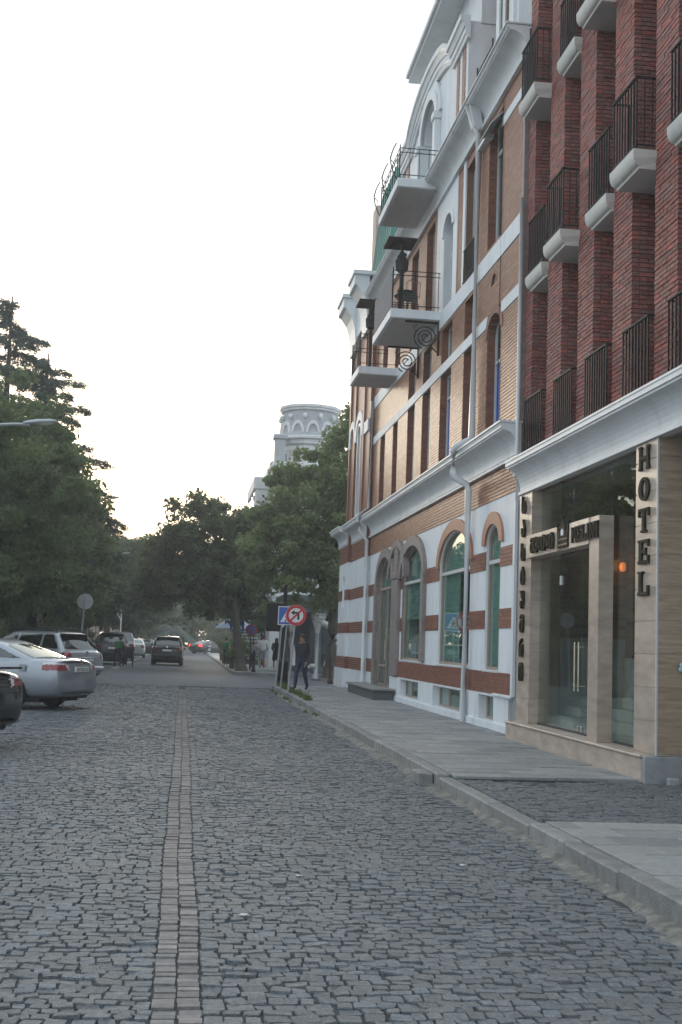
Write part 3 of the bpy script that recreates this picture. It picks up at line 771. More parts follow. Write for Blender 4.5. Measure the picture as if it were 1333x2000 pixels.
SLAB = {
 'H': [(0, .06, .28, .16), (0, .84, .28, .94), (.72, .06, 1, .16), (.72, .84, 1, .94), (.06, .06, .24, .94), (.76, .06, .94, .94), (.24, .42, .76, .56)],
 'T': [(0, .84, 1, .94), (0, .64, .1, .84), (.9, .64, 1, .84), (.38, .06, .62, .84), (.24, .06, .76, .14)],
 'E': [(.0, .06, 1, .18), (0, .84, 1, .94), (.1, .18, .36, .84), (.36, .44, .7, .56), (.88, .18, 1, .36), (.88, .68, 1, .84), (.66, .36, .74, .64)],
 'L': [(0, .06, 1, .18), (.1, .18, .36, .88), (0, .86, .5, .94), (.86, .18, 1, .42)],
 'I': [(0.1, .06, .9, .14), (.1, .86, .9, .94), (.32, .14, .68, .86)],
 'N': [(0, .06, .34, .14), (0, .86, .3, .94), (.7, .86, 1, .94), (.08, .14, .24, .86), (.8, .06, .94, .86)],
 'M': [(0, .06, .3, .14), (.72, .06, 1, .14), (0, .86, .26, .94), (.74, .86, 1, .94), (.08, .14, .22, .86), (.78, .14, .92, .86)],
}
def slab_letter(c, yc, zc, w_, h, x, d):
    b = MB(); Y = lambda u: yc + w_ / 2 - u * w_; Z = lambda t: zc - h / 2 + t * h
    if c == 'O':
        n = 24; vs = []; fs = []
        for k in range(n):
            a = 2 * PI * k / n; ca, sa = math.cos(a), math.sin(a)
            for (rx, ry, xx) in ((.5, .44, x - d), (.5, .44, x), (.20, .33, x - d), (.20, .33, x)): vs.append((xx, yc - ca * rx * w_, zc + sa * ry * h))
        for k in range(n):
            i, j = k * 4, ((k + 1) % n) * 4
            fs += [(i, j, j + 2, i + 2), (i, i + 1, j + 1, j), (i + 2, j + 2, j + 3, i + 3)]
        b.add(vs, fs)
    else:
        for e, (u0, t0, u1, t1) in enumerate(SLAB[c]): b.box(x - d - e * .0004, x, Y(u1), Y(u0), Z(t0), Z(t1))
        dg = []
        if c == 'N': dg = [[(.08, .94), (.30, .94), (.94, .06), (.76, .06)]]
        if c == 'M': dg = [[(.08, .94), (.26, .94), (.58, .30), (.44, .30)], [(.92, .94), (.74, .94), (.42, .30), (.56, .30)]]
        for pl in dg: b.prism([(Y(u), Z(t)) for u, t in pl], 'x', x - d - .006, x)
    return b.build('letter', m_bronze, P)
for k, c in enumerate('HOTEL'): slab_letter(c, 14.04, 4.01 - k * .386, .34, .335, 5.50, .028)
for k, c in enumerate('სასტუმრო'):
    me = mesh_from_text(c, 1.0, .012, .02)
    place_letter(me, 19.34, 4.01 - k * .393, 5.478, .20 if c not in 'უმ' else .2, .30, m_bronze)
for k, c in enumerate('მელინი'):
    me = mesh_from_text(c, 1.0, .02, .02); place_letter(me, 18.50 - k * .205, 3.265, 5.388, .185, .25 if c not in 'ლნ' else .215, m_bronze)
yy = 16.56
for c, w_ in (('M', .25), ('E', .19), ('L', .18), ('I', .12), ('N', .22), ('I', .12)):
    slab_letter(c, yy - w_ / 2, 3.262, w_, .25, 5.41, .028); yy -= w_ + .012
# the crown emblem between the two names
b = MB(); yc = 17.005
cr = [(-.23, 3.13), (.23, 3.13), (.23, 3.25), (.28, 3.47), (.14, 3.34), (.0, 3.57), (-.14, 3.34), (-.28, 3.47), (-.23, 3.25)]
b.prism([(yc + u, z) for u, z in cr], 'x', 5.40, 5.432)
for u, z in ((.28, 3.485), (0, 3.585), (-.28, 3.485)): b.sphere((5.416, yc + u, z), .024, 8, 6)
ce = b.build('crown_emblem', m_bronze, P)
b = MB(); b.box(5.394, 5.3995, yc - .25, yc + .25, 3.155, 3.175); b.box(5.394, 5.3995, yc - .25, yc + .25, 3.235, 3.25); b.build('emblem_band', M('gold', (0.12, 0.08, 0.03), rough=.5, metal=.3, var=0), ce)
b = MB(); b.prism([(yc - .05, 3.30), (yc + .05, 3.30), (yc + .06, 3.37), (yc, 3.40), (yc - .06, 3.37)], 'x', 5.393, 5.3995); b.build('emblem_jewel', m_white, ce)
# crumpled pale blue rag stuck in a hole of the side wall
b = MB(); random.seed(3)
for k in range(7): b.sphere((5.86 + random.uniform(-.10, .08), 13.60 + random.uniform(-.02, .02), 1.46 + random.uniform(-.04, .04)), random.uniform(.03, .055), 8, 6, (1.2, .7, .8))
tag(b.build('rag', M('blue_rag', (0.35, 0.52, 0.58), rough=.8, var=.2, scale=20), smooth=True), 'crumpled pale blue rag stuck on the hotel side wall', 'rag')
for (x, y, s, lb) in ((5.62, 13.42, .07, 'small broken grey stone lying left at the foot of the hotel plinth'), (5.80, 13.36, .05, 'smaller broken grey stone lying right at the foot of the hotel plinth')):
    b = MB(); b.bbox(x - s, x + s, y - s * .7, y + s * .7, .10, .10 + s * 1.6, .018); tag(b.build('stone_chunk', m_conc), lb, 'stone')

# ================================================================== STRIPED BRICK-AND-WHITE BUILDING
bld = thing('brick_building', (5.8, 31, .15), 'orange brick building with white bands, arched ground floor windows and curved gable', 'building')
P = bld
XF = 5.70; YA, YB = 20.50, 37.75
GOPS = [(21.62, 22.70, 1.22, 3.60, 3.97), (23.98, 27.02, 1.24, 3.40, 4.14), (28.75, 31.76, 1.25, 3.40, 4.17), (33.18, 35.82, .44, 3.40, 4.15)]
BOPS = [(21.75, 22.90, .29, .745, .745), (24.22, 27.24, .29, .745, .745), (28.98, 31.50, .31, .745, .745)]
DOOR = GOPS[3]
# white ground floor with real openings
mb = MB(); wall_sheet(mb, XF, XF + .42, YA, YB, .78, 4.42, GOPS, .05); mb.build('plaster_wall', m_white, P)
mb = MB(); wall_sheet(mb, XF - .045, XF + .40, YA + .22, YB, .12, .779, BOPS + [(DOOR[0] - .02, DOOR[1] + .02, .0, 2, 2)]); mb.build('plinth', m_white, P)
mb = MB(); mb.box(XF - .085, XF - .046, YA + .22, DOOR[0] - .3, .12, .275); mb.build('plinth_foot', m_white, P)
BB = []
for (z0, z1) in ((.785, 1.19), (1.99, 2.35), (3.12, 3.48)):
    BB += brick_rows(XF - .014, .03, YA + .12, YB, z0, z1, GOPS if z0 > .8 else [o for o in GOPS if o[2] < .8], bl=.25, ch=.072, jt=.009, jit=.002)
mb = MB(); 
for (z0, z1) in ((.785, 1.19), (1.99, 2.35), (3.12, 3.48)):
    wall_sheet(mb, XF - .008, XF - .0005, YA + .12, YB, z0, z1, GOPS if z0 > .8 else [GOPS[3]])
mb.build('band_mortar', m_gmort, P)
bricks(BB, m_band, P, name='band_brick', stuff='band_brickwork', most=220)
# brown corner strip and grey edge trim beside the hotel
mb = MB(); mb.box(XF - .02, XF + .1, YA - .02, YA + .115, .79, 12.4); mb.build('corner_strip', m_greyst, P)
mb = MB(); mb.bbox(5.595, 5.655, 20.30, 20.42, .80, 4.19, .006); mb.bbox(5.60, 5.66, 20.43, 21.68, .765, .815, .006); mb.build('edge_trim', m_trim, P)
mb = MB(); mb.box(5.66, 5.76, 19.75, 20.49, .12, 4.6); mb.build('joint_wall', m_conc, P)
# brick frieze under the cornice
FB = brick_rows(XF - .014, .03, YA + .12, YB, 4.42, 5.02, [], bl=.25, ch=.068, jt=.013, jit=.003)
mb = MB(); mb.box(XF - .004, XF + .42, YA, YB, 4.42, 5.7); mb.build('wall_core', m_gmort, P)
# ground cornice
def bands(b, segs, y0, y1):
    for (x0, x1, z0, z1) in segs: b.bbox(x0, x1, y0, y1, z0, z1, .006)
GC = cove(5.72, 5.34, 5.02, 5.60, lip=.12, foot=.10)
mb = MB(); extrude_y(mb, GC, 20.46, YB); mb.build('cornice', m_trim, P)
mb = MB(); mb.bbox(5.315, 5.74, 20.44, YB, 5.602, 5.645, .005); mb.build('cornice_cap', m_trim, P)
mb = MB(); mb.bbox(5.62, 5.71, 20.46, YB, 4.985, 5.035, .005); mb.build('cornice_fillet', m_trim, P)

# --- arched windows of the ground floor
def ring_arch(b, y0, y1, zs, zt, wd, x0, x1, n=20, ext=0.0):
    """arch band (elliptic) outside an opening, from springing to springing"""
    c = (y0 + y1) / 2; h = (y1 - y0) / 2; r = zt - zs; vs = []; fs = []
    for k in range(n + 1):
        a = PI * k / n; ca, sa = math.cos(a), math.sin(a)
        for (g, x) in ((0, x0), (wd, x0), (0, x1), (wd, x1)): vs.append((x, c + ca * (h + g), zs + sa * (r + g)))
    for k in range(n):
        i = k * 4; j = i + 4
        fs += [(i, i + 1, j + 1, j), (i + 1, i + 3, j + 3, j + 1), (i, j, j + 2, i + 2)]
    fs += [(0, 2, 3, 1), (n * 4, n * 4 + 1, n * 4 + 3, n * 4 + 2)]
    b.add(vs, fs)
def opening_frame(b, o, x0, x1, wd, n=18, bottom=True):
    y0, y1, z0, zs, zt = o
    b.box(x0, x1, y0, y0 + wd, z0, zs); b.box(x0, x1, y1 - wd, y1, z0, zs)
    if bottom: b.box(x0, x1, y0 + wd, y1 - wd, z0, z0 + wd)
    if zt > zs: ring_arch(b, y0 + wd, y1 - wd, zs, zt - wd, wd, x0, x1, n)
    else: b.box(x0, x1, y0 + wd, y1 - wd, zt - wd, zt)
def arch_pane(o, x, name, mat, parent, n=18, ins=.03):
    y0, y1, z0, zs, zt = o; c = (y0 + y1) / 2; h = (y1 - y0) / 2 - ins
    pl = [(y0 + ins, z0), (y1 - ins, z0)] + [(c + h * math.cos(PI * k / n), zs + (zt - ins - zs) * math.sin(PI * k / n)) for k in range(n + 1)] if zt > zs else [(y0, z0), (y1, z0), (y1, zt), (y0, zt)]
    b = MB(); b.prism(pl, 'x', x, x + .012); return b.build(name, mat, parent)
def reveal(b, o, x0, x1, n=18):
    y0, y1, z0, zs, zt = o; t = .012
    b.box(x0, x1, y0 - t, y0, z0, zs); b.box(x0, x1, y1, y1 + t, z0, zs); b.box(x0, x1, y0 - t, y1 + t, z0 - t, z0)
    if zt > zs: ring_arch(b, y0, y1, zs, zt, t, x0, x1, n)
    else: b.box(x0, x1, y0, y1, zt, zt + t)
XW = 5.775
for i, o in enumerate(GOPS[:2]):
    b = MB(); ring_arch(b, o[0], o[1], o[3], o[4], .24 if i else .23, XF - .05, XF + .12, 22); b.build('arch_moulding', m_arch, P)
for i, o in enumerate(GOPS):
    b = MB(); opening_frame(b, o, XW - .03, XW + .03, .06); fr = b.build('shop_window' if i < 3 else 'shop_door', m_frame, P)
    tz = 3.26
    b = MB(); b.box(XW - .034, XW + .034, o[0] + .06, o[1] - .06, tz - .035, tz + .035); b.build('transom', m_framew if i < 3 else m_frame, fr)
    lo_ = (o[0] + .05, o[1] - .05, o[2] + .04, tz - .036, tz - .036); hi = (o[0] + .05, o[1] - .05, tz + .036, o[3], o[4] - .03)
    arch_pane(hi, XW, 'pane', g_shop, fr, ins=.0); 
    if i < 3: arch_pane(lo_, XW, 'pane', g_shop, fr)
    else:
        mid = (o[0] + o[1]) / 2 - .1
        for (a, c_) in ((o[0] + .06, mid - .03), (mid + .03, o[1] - .06)):
            arch_pane((a, c_, .48, tz - .04, tz - .04), XW, 'pane', g_shop, fr)
        b = MB(); b.box(XW - .03, XW + .03, mid - .03, mid + .03, .45, tz - .036)
        b.box(XW - .03, XW + .03, mid + .03, o[1] - .06, 1.0, 1.06); b.build('door_stile', m_frame, fr)
        b = MB(); b.tube([(XW - .07, mid - .1, 1.2), (XW - .07, mid - .1, 1.75)], .015, 6); b.build('door_handle', m_steel, fr)
    if i < 3:
        b = MB(); b.bbox(XF - .03, XW + .03, o[0] - .03, o[1] + .03, o[2] - .045, o[2] - .002, .006); b.build('sill', m_framew, fr)
# smooth linings that finish the openings
for o in GOPS:
    b = MB(); q = (o[0] + .022, o[1] - .022, o[2], o[3], o[4] - .022); b.box(XF + .002, XW + .03, o[0] - .01, q[0], o[2], o[3]); b.box(XF + .002, XW + .03, q[1], o[1] + .01, o[2], o[3]); ring_arch(b, q[0], q[1], q[3], q[4], .04, XF + .002, XW + .03, 24); b.build('reveal_lining', m_white if o[0] < 28 else m_greyst, P)
m_backing = M('grey_green_backing', (0.40, 0.50, 0.48), rough=.8, var=.10, scale=2)  # flat panels added close behind the panes to make the dark glass look lighter
for i, o in enumerate(GOPS):
    b = MB(); b.box(5.84, 5.86, o[0] + .02, o[1] - .02, 3.2, 4.12)
    if i == 0: b.box(5.841, 5.859, o[0] + .02, o[1] - .02, 1.26, 3.199)
    if i == 1: b.box(5.841, 5.859, 25.5, o[1] - .02, 1.26, 3.199)
    if i == 2: b.box(5.841, 5.859, 29.3, 31.7, 2.3, 3.199)
    b.build('pane_backing', m_backing, P)
# shop room behind the glass
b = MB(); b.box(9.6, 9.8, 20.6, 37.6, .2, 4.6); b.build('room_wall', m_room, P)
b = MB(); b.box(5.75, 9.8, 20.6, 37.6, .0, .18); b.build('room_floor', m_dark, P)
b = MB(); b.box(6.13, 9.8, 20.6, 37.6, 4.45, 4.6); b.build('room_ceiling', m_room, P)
for y in (23.2, 28.0, 32.6): b = MB(); b.box(6.13, 9.6, y, y + .15, .18, 4.45); b.build('room_wall', m_room, P)
for (y0, y1) in ((25.3, 27.0),): b = MB(); b.box(6.3, 6.34, y0, y1, 1.0, 3.2); b.build('display_screen', m_room, P)
# basement lights
for o in BOPS:
    b = MB(); opening_frame(b, (o[0] + .01, o[1] - .01, o[2], .745, .745), XF + .12, XF + .17, .05)
    n = 3 if o[1] - o[0] > 2 else (1 if o[1] - o[0] < 1.3 else 2)
    for k in range(1, n): y = o[0] + (o[1] - o[0]) * k / n; b.box(XF + .121, XF + .169, y - .035, y + .035, o[2] + .05, .695)
    fr = b.build('basement_window', m_frame, P)
    for k in range(n):
        a = o[0] + (o[1] - o[0]) * k / n; c_ = o[0] + (o[1] - o[0]) * (k + 1) / n
        pane(XF + .14, a + .045, c_ - .045, o[2] + .05, .695, 'pane', g_shop, fr)
    b = MB(); b.box(XF + .36, XF + .39, o[0], o[1], .2, .78); b.build('light_well', m_room, P)
# interlaced stone portal of door and window
b = MB()
for o in (GOPS[2], GOPS[3]):
    ring_arch(b, o[0], o[1], o[3], o[4], .26, XF - .09, XF + .10, 24)
b.build('portal_arch', m_greyst, P)
b = MB(); c = (GOPS[2][1] + GOPS[3][0]) / 2
ring_arch(b, c - 1.15, c + 1.15, 3.45, 4.30, .20, XF - .10, XF + .06, 24); b.build('portal_arch', m_greyst, P)
for (y0, y1, z0) in ((31.765, 33.175, .80), (35.83, 36.1, .16), (28.48, 28.745, 1.25)):
    b = MB(); yy0, yy1 = (32.0, 32.95) if y1 - y0 > 1 else (y0, y1)
    b.bbox(XF - .11, XF + .10, yy0, yy1, z0, 3.40, .02)
    if y1 - y0 > 1:
        b.bbox(XF - .13, XF + .08, yy0 + .02, yy1 - .02, 3.405, 3.62, .03); b.bbox(XF - .095, XF + .08, yy0 + .25, yy1 - .25, 3.62, 4.28, .02)
    b.build('portal_column', m_greyst, P)
# entrance bench / step slab
es = thing('entrance_step', (5.45, 34.6, .15), 'low grey step with a pale slab top before the arched shop door', 'step')
b = MB(); b.bbox(5.06, 5.60, 32.1, 37.2, .14, .40, .015); b.build('riser', M('dark_step_stone', (0.10, 0.11, 0.11), rough=.6, var=.25, scale=7), es)
b = MB(); b.bbox(5.0, 5.62, 32.0, 37.3, .401, .455, .008); b.build('tread', m_slab, es)

# --- upper storeys
W1 = [(21.92, 22.98, 5.66, 7.75, 8.13)]
WF = [(23.96, 25.05), (26.30, 27.45), (28.62, 29.65), (30.66, 31.70), (33.22, 34.03), (35.42, 36.32)]
O1 = W1 + [(a, b_, 5.66, 7.97, 7.97) for a, b_ in WF]
O2 = [(a, b_, 8.23, 9.10, 9.10) for a, b_ in WF[:4]] + [(22.32, 22.76, 8.78, 8.78, 9.0)]
O3 = [(22.10, 23.15, 9.62, 12.25, 12.25), (24.20, 25.2, 9.56, 12.15, 12.15), (26.42, 27.40, 9.56, 11.35, 11.75), (28.60, 29.62, 9.56, 12.2, 12.2), (30.70, 31.7, 9.56, 12.2, 12.2), (33.2, 34.05, 9.62, 12.0, 12.0), (35.4, 36.3, 9.62, 12.0, 12.0)]
mb = MB(); wall_sheet(mb, XF, XF + .4, YA, YB, 5.7, 13.0, O1 + O2 + O3, .08); mb.build('wall_core', m_gmort, P)
UB = brick_rows(XF - .014, .03, YA + .12, YB, 5.66, 7.975, O1, ch=.066, jt=.013, jit=.003) + brick_rows(XF - .014, .03, YA + .12, YB, 8.235, 9.145, O2, ch=.066, jt=.013, jit=.003)
WZ = (25.98, 28.25)     # white field of the third storey
UB += [q for q in brick_rows(XF - .014, .03, YA + .12, YB, 9.55, 12.42, O3 + [(WZ[0], WZ[1], 9, 13, 13), (24.02, 24.19, 9, 13, 13), (25.2, 25.42, 9, 13, 13)], ch=.066, jt=.013, jit=.003)]
# brick-faced reveals, camera-facing jambs of every opening
RB = []
for o in O1 + O2[:4] + O3[:1] + O3[3:]:
    n = int((o[3] - o[2]) / .066)
    for k in range(n):
        z0 = o[2] + k * .066 + .005; x = XF + (.0 if k % 2 else .0)
        for (a, c_) in (((0, .12), (.12, .30)) if k % 2 else ((0, .22), (.22, .30))):
            RB.append((XF + a + .004, XF + c_ - .004, o[1] - .012, o[1] + .05, z0, z0 + .056))
bricks(UB + FB, m_glazed, P, name='glazed_brick', stuff='glazed_brickwork', most=300)
boxes_np(RB, 'jamb_brickwork', m_band, P)
# white courses
def course(y0, y1, z0, z1, x=XF - .03, name='white_course', m=m_white):
    b = MB(); b.bbox(x, XF + .06, y0, y1, z0, z1, .006); return b.build(name, m, P)
course(YA + .12, 21.90, 7.985, 8.225); course(23.0, YB, 7.985, 8.225)
course(YA + .12, YB, 9.15, 9.54, XF - .035)
course(YA + .12, 22.08, 11.78, 11.98)
b = MB(); wall_sheet(b, XF - .03, XF + .05, WZ[0], WZ[1], 9.545, 12.42, [O3[2]], .06); b.build('white_field', m_white, P)
for (y0, y1) in ((24.02, 24.195), (25.205, 25.42)): course(y0, y1, 9.545, 12.42, XF - .035)
b = MB(); b.box(XF + .0, XF + .30, 25.202, 25.215, 9.56, 12.15); b.box(XF, XF + .3, 24.185, 24.198, 9.56, 12.15); b.box(XF, XF + .3, 24.2, 25.2, 12.152, 12.2); b.build('white_reveal', m_white, P)
b = MB(); reveal(b, (26.45, 27.37, 9.56, 11.35, 11.72), XF - .02, XF + .3); b.build('white_reveal', m_white, P)
ring = MB(); ring_arch(ring, 26.42, 27.40, 11.35, 11.75, .13, XF - .07, XF - .02, 18); ring.build('arch_moulding', m_white, P)
ring = MB(); ring_arch(ring, 21.92, 22.98, 7.75, 8.13, .16, XF - .03, XF + .1, 18); ring.build('arch_moulding', m_band, P)
ring = MB(); ring_arch(ring, 22.36, 22.72, 8.785, 8.97, .06, XF - .02, XF + .05, 16); ring.build('oval_opening', m_band, P)
b = MB(); b.lathe([(.2, 0), (.2, .03)], (XF + .03, 22.54, 8.78), 18, 'x'); b.build('oval_panel', m_greyst, P)
# windows
def window(o, blue=False, rail=False, mat=m_framew, open_sash=False):
    XQ = 5.885
    b = MB(); opening_frame(b, o, XQ - .035, XQ + .035, .06); w_ = b.build('window', mat, P)
    h = o[3] - o[2]
    tz = o[2] + h * .76 if h > 1.6 else None
    yc = (o[0] + o[1]) / 2
    b = MB()
    if tz: b.box(XQ - .037, XQ + .037, o[0] + .06, o[1] - .06, tz - .03, tz + .03)
    b.box(XQ - .036, XQ + .036, yc - .03, yc + .03, o[2] + .06, (tz - .03) if tz else o[4] - .06)
    b.build('mullion', mat, w_)
    g = g_win
    for (a, c_) in ((o[0] + .06, yc - .03), (yc + .03, o[1] - .06)): pane(XQ, a, c_, o[2] + .06, (tz - .03) if tz else o[4] - .06, 'pane', m_blue if blue else g, w_)
    if tz: arch_pane((o[0] + .05, o[1] - .05, tz + .03, o[3], o[4] - .05 if o[4] > o[3] else o[4] - .05), XQ, 'pane', g, w_, ins=0) if o[4] > o[3] else pane(XQ, o[0] + .06, o[1] - .06, tz + .03, o[4] - .06, 'pane', g, w_)
    return w_
for i, o in enumerate(O1): window(o, blue=i < 3)
for o in O2[:4]: window(o)
for o in O3: window(o)
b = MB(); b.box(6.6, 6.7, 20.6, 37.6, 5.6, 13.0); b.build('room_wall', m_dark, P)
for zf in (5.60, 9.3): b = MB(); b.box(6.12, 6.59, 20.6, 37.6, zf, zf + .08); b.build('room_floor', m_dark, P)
# french rail at the white-lined window
s = MB(); s.box(XF - .06, XF + .02, 24.2, 25.2, 9.545, 9.56); s_ = s.build('rail_base', m_iron, P); railing(s_, XF - .04, 24.24, 25.16, XF - .04, 9.56, 10.28, .12)
# open top-hung sash with awning in the first third-storey window
b = MB(); b.prism([(5.70, 12.18), (5.46, 11.92), (5.47, 11.90), (5.72, 12.16)], 'y', 22.2, 23.1); b.build('open_sash', m_framew, P)
b = MB(); b.box(5.56, 5.72, 22.95, 23.75, 11.95, 12.03); b.build('sash_stay', m_trim, P)
# top cornice
TC = cove(5.72, 5.30, 12.42, 13.02, lip=.10, foot=.16)
mb = MB(); extrude_y(mb, TC, 20.44, YB + .3); mb.build('top_cornice', m_trim, P)
mb = MB(); mb.bbox(5.27, 5.75, 20.42, YB + .3, 13.022, 13.06, .005); mb.build('gutter_edge', m_zinc, P)
mb = MB(); mb.bbox(5.60, 5.73, 20.46, YB + .2, 12.38, 12.43, .005); mb.build('cornice_fillet', m_trim, P)
# --- attic: dormer, gable
b = MB(); b.box(5.86, 8.4, 21.75, 23.55, 13.0, 16.6)
dm = b.build('dormer', m_white, P); dm['label'] = 'white attic dormer with tall window'
b = MB(); opening_frame(b, (21.95, 23.2, 13.15, 15.9, 15.9), 5.80, 5.858, .14); b.build('dormer_frame', m_trim, dm)
pane(5.835, 22.09, 23.06, 13.29, 15.76, 'pane', g_win, dm)
b = MB(); b.box(5.80, 5.84, 22.55, 22.61, 13.29, 15.76); b.build('mullion', m_frame, dm)
s = MB(); s.box(5.40, 5.46, 22.0, 23.3, 13.061, 13.08); s_ = s.build('rail_base', m_iron, P); 
b = MB()
for z in (13.28, 13.42): b.tube([(5.42, 22.0, z), (5.42, 23.3, z)], .014, 6)
for y in (22.02, 23.28): b.tube([(5.42, y, 13.07), (5.42, y, 13.56)], .018, 6)
b.build('attic_rail', m_iron, P)
gy0, gy1, gc = 25.5, 33.7, 29.6
GO = [(28.75, 30.65, 13.2, 15.0, 15.75)]
b = MB(); wall_sheet(b, 5.72, 8.6, gy0, gy1, 13.0, 15.7, GO, .06); b.build('gable_wall', m_white, P)
GB = []
for (a, c_) in ((25.72, 26.05), (26.35, 26.62), (32.8, 33.1), (33.35, 33.7)): GB += brick_rows(5.705, .03, a, c_, 13.07, 15.6, [], bl=.25, ch=.066, jt=.01)
boxes_np(GB, 'gable_brickwork', m_glazed, P)
def gab(prof_x, z_in, z_out, name):
    """entablature that runs level, swings over the window in an arch and runs level again"""
    pts = [(gy0 - .12, 0), (26.95, 0)] + [(gc - 2.65 * math.cos(PI * k / 16), .66 * math.sin(PI * k / 16) ** 1.25) for k in range(1, 16)] + [(32.25, 0), (gy1 + .1, 0)]
    n = len(prof_x); vs = []; fs = []
    for (y, dz) in pts:
        for (x, z) in prof_x: vs.append((x, y, z + dz))
    for i in range(len(pts) - 1):
        for j in range(n): fs.append((i * n + j, i * n + (j + 1) % n, (i + 1) * n + (j + 1) % n, (i + 1) * n + j))
    fs += [tuple(range(n)), tuple(range((len(pts) - 1) * n, len(pts) * n))[::-1]]
    bb = MB(); bb.add(vs, fs); return bb.build(name, m_trim, P)
gab([(5.73, 15.36), (5.66, 15.36), (5.64, 15.45), (5.61, 15.47), (5.61, 15.62), (5.58, 15.62), (5.53, 15.74), (5.49, 15.76), (5.49, 15.90), (5.73, 15.90)], 0, 0, 'gable_entablature')
b = MB(); b.prism([(gy0 + .05, 15.7), (gy1 - .05, 15.7), (gy1 - .05, 15.85)] + [(gc - 2.65 * math.cos(PI * k / 16) * -1, 15.85 + .66 * math.sin(PI * k / 16) ** 1.25) for k in range(0, 17)] + [(gy0 + .05, 15.85)], 'x', 5.74, 7.5); b.build('gable_tympanum', m_white, P)
for k, g in enumerate((.10, .30)):
    ring = MB(); ring_arch(ring, 28.75 - g * .0, 30.65 + g * .0, 15.0, 15.75, .16 + g, 5.60 + k * .045, 5.735, 20); ring.build('arch_moulding', m_trim, P)
for y in (28.45, 30.68):
    b = MB(); b.bbox(5.56, 5.73, y, y + .28, 13.05, 14.8, .02); b.bbox(5.52, 5.73, y - .04, y + .32, 14.8, 15.0, .02); b.build('pilaster', m_trim, P)
b = MB(); opening_frame(b, GO[0], 5.95, 6.0, .07); lr = MB(); ring_arch(lr, GO[0][0] + .04, GO[0][1] - .04, 15.0, 15.71, .05, 5.722, 5.98, 20); lr.build('reveal_lining', m_white, P); gw = b.build('window', m_framew, P); arch_pane((28.8, 30.6, 13.2, 15.0, 15.7), 5.97, 'pane', g_win, gw, ins=0)
# big white roof slab over the gable
b = MB(); b.box(5.44, 8.8, 23.0, 31.85, 17.32, 17.42); b.box(6.0, 8.6, 25.5, 31.6, 15.8, 17.32); b.build('roof_soffit', m_trim, P)
b = MB(); b.bbox(5.36, 8.9, 22.9, 31.82, 17.421, 17.56, .01); b.build('roof_edge', m_trim, P)
b = MB(); b.box(6.9, 8.5, 23.56, 25.48, 13.0, 17.3); b.build('attic_wall', m_band, P)
b = MB(); b.box(6.0, 8.4, 33.95, 37.4, 13.0, 14.4); b.build('attic_wall', m_white, P)

# --- downpipes
def pipe(name, pts, r, label_part=None):
    b = MB(); b.tube(pts, r, 10); return b.build(name, m_zinc, P, smooth=True)
pipe('downpipe', [(5.36, 23.75, 12.98), (5.40, 23.75, 12.8), (5.58, 23.75, 12.4), (5.60, 23.75, 12.2), (5.60, 23.75, 5.95), (5.58, 23.8, 5.85), (5.30, 23.9, 5.70), (5.27, 23.92, 5.6), (5.27, 23.92, 5.2), (5.29, 23.9, 5.08), (5.54, 23.82, 4.92), (5.57, 23.8, 4.8), (5.57, 23.8, .25), (5.54, 23.8, .19)], .072)
b = MB(); b.prism([(5.33, 13.0), (5.55, 13.0), (5.64, 12.5), (5.55, 12.38), (5.46, 12.5)], 'y', 23.6, 23.92); b.build('hopper', m_zinc, P)
pipe('downpipe', [(5.60, 37.68, 9.4), (5.60, 37.68, 5.95), (5.30, 37.6, 5.7), (5.28, 37.6, 5.2), (5.55, 37.55, 4.9), (5.55, 37.55, .2)], .06)
pipe('conduit', [(5.62, 20.36, 4.8), (5.62, 20.36, 9.7)], .035)
b = MB(); b.tube([(XF - .03, 22.0, 5.7), (XF - .03, 22.02, 12.3)], .008, 5); b.build('cable', m_iron, P)

# --- balconies of the striped building
def big_balcony(y0, y1, zb, xo, lab, t=.22, rail_h=.95, screen=False):
    b = MB(); b.bbox(xo, 5.70, y0, y1, zb, zb + t, .012); s = b.build('balcony', m_white, P); s['label'] = lab
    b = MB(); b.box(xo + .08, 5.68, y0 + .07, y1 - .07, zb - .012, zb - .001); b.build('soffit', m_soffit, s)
    zt = zb + t
    b = MB()
    for z in (zt + rail_h, zt + rail_h - .11, zt + .10):
        b.tube([(xo + .05, y0 + .05, z), (5.66, y0 + .05, z)], .011, 6); b.tube([(xo + .05, y1 - .05, z), (5.66, y1 - .05, z)], .011, 6)
        b.tube([(xo + .05, y0 + .05, z), (xo + .05, y1 - .05, z)], .011, 6)
    b.build('hand_rail', m_iron, s)
    pts = [(xo + .05, y) for y in np.linspace(y0 + .05, y1 - .05, 9)] + [(x, y0 + .05) for x in np.linspace(xo + .3, 5.62, 4)] + [(x, y1 - .05) for x in np.linspace(xo + .3, 5.62, 4)]
    for i, (x, y) in enumerate(pts):
        q = MB(); q.tube([(x, y, zt), (x, y, zt + rail_h + (.08 if i in (0, 8) else 0))], .016 if i in (0, 8) else .009, 6); q.build('baluster', m_iron, s)
    if screen:
        q = MB(); q.box(xo + .025, xo + .035, y0 + .06, y1 - .06, zt + .06, zt + rail_h - .02); q.build('screen_cloth', M('grey_screen', (0.16, 0.165, 0.18), rough=.9, var=.1), s)
    return s
B1 = big_balcony(28.06, 30.98, 12.80, 4.60, 'white top balcony under the curved gable', rail_h=.78)
B2 = big_balcony(27.62, 30.42, 9.38, 4.46, 'white middle balcony with grey cloth screen on its rail', screen=True)
B3 = big_balcony(33.40, 35.20, 9.30, 4.52, 'white far balcony with thin iron rail')
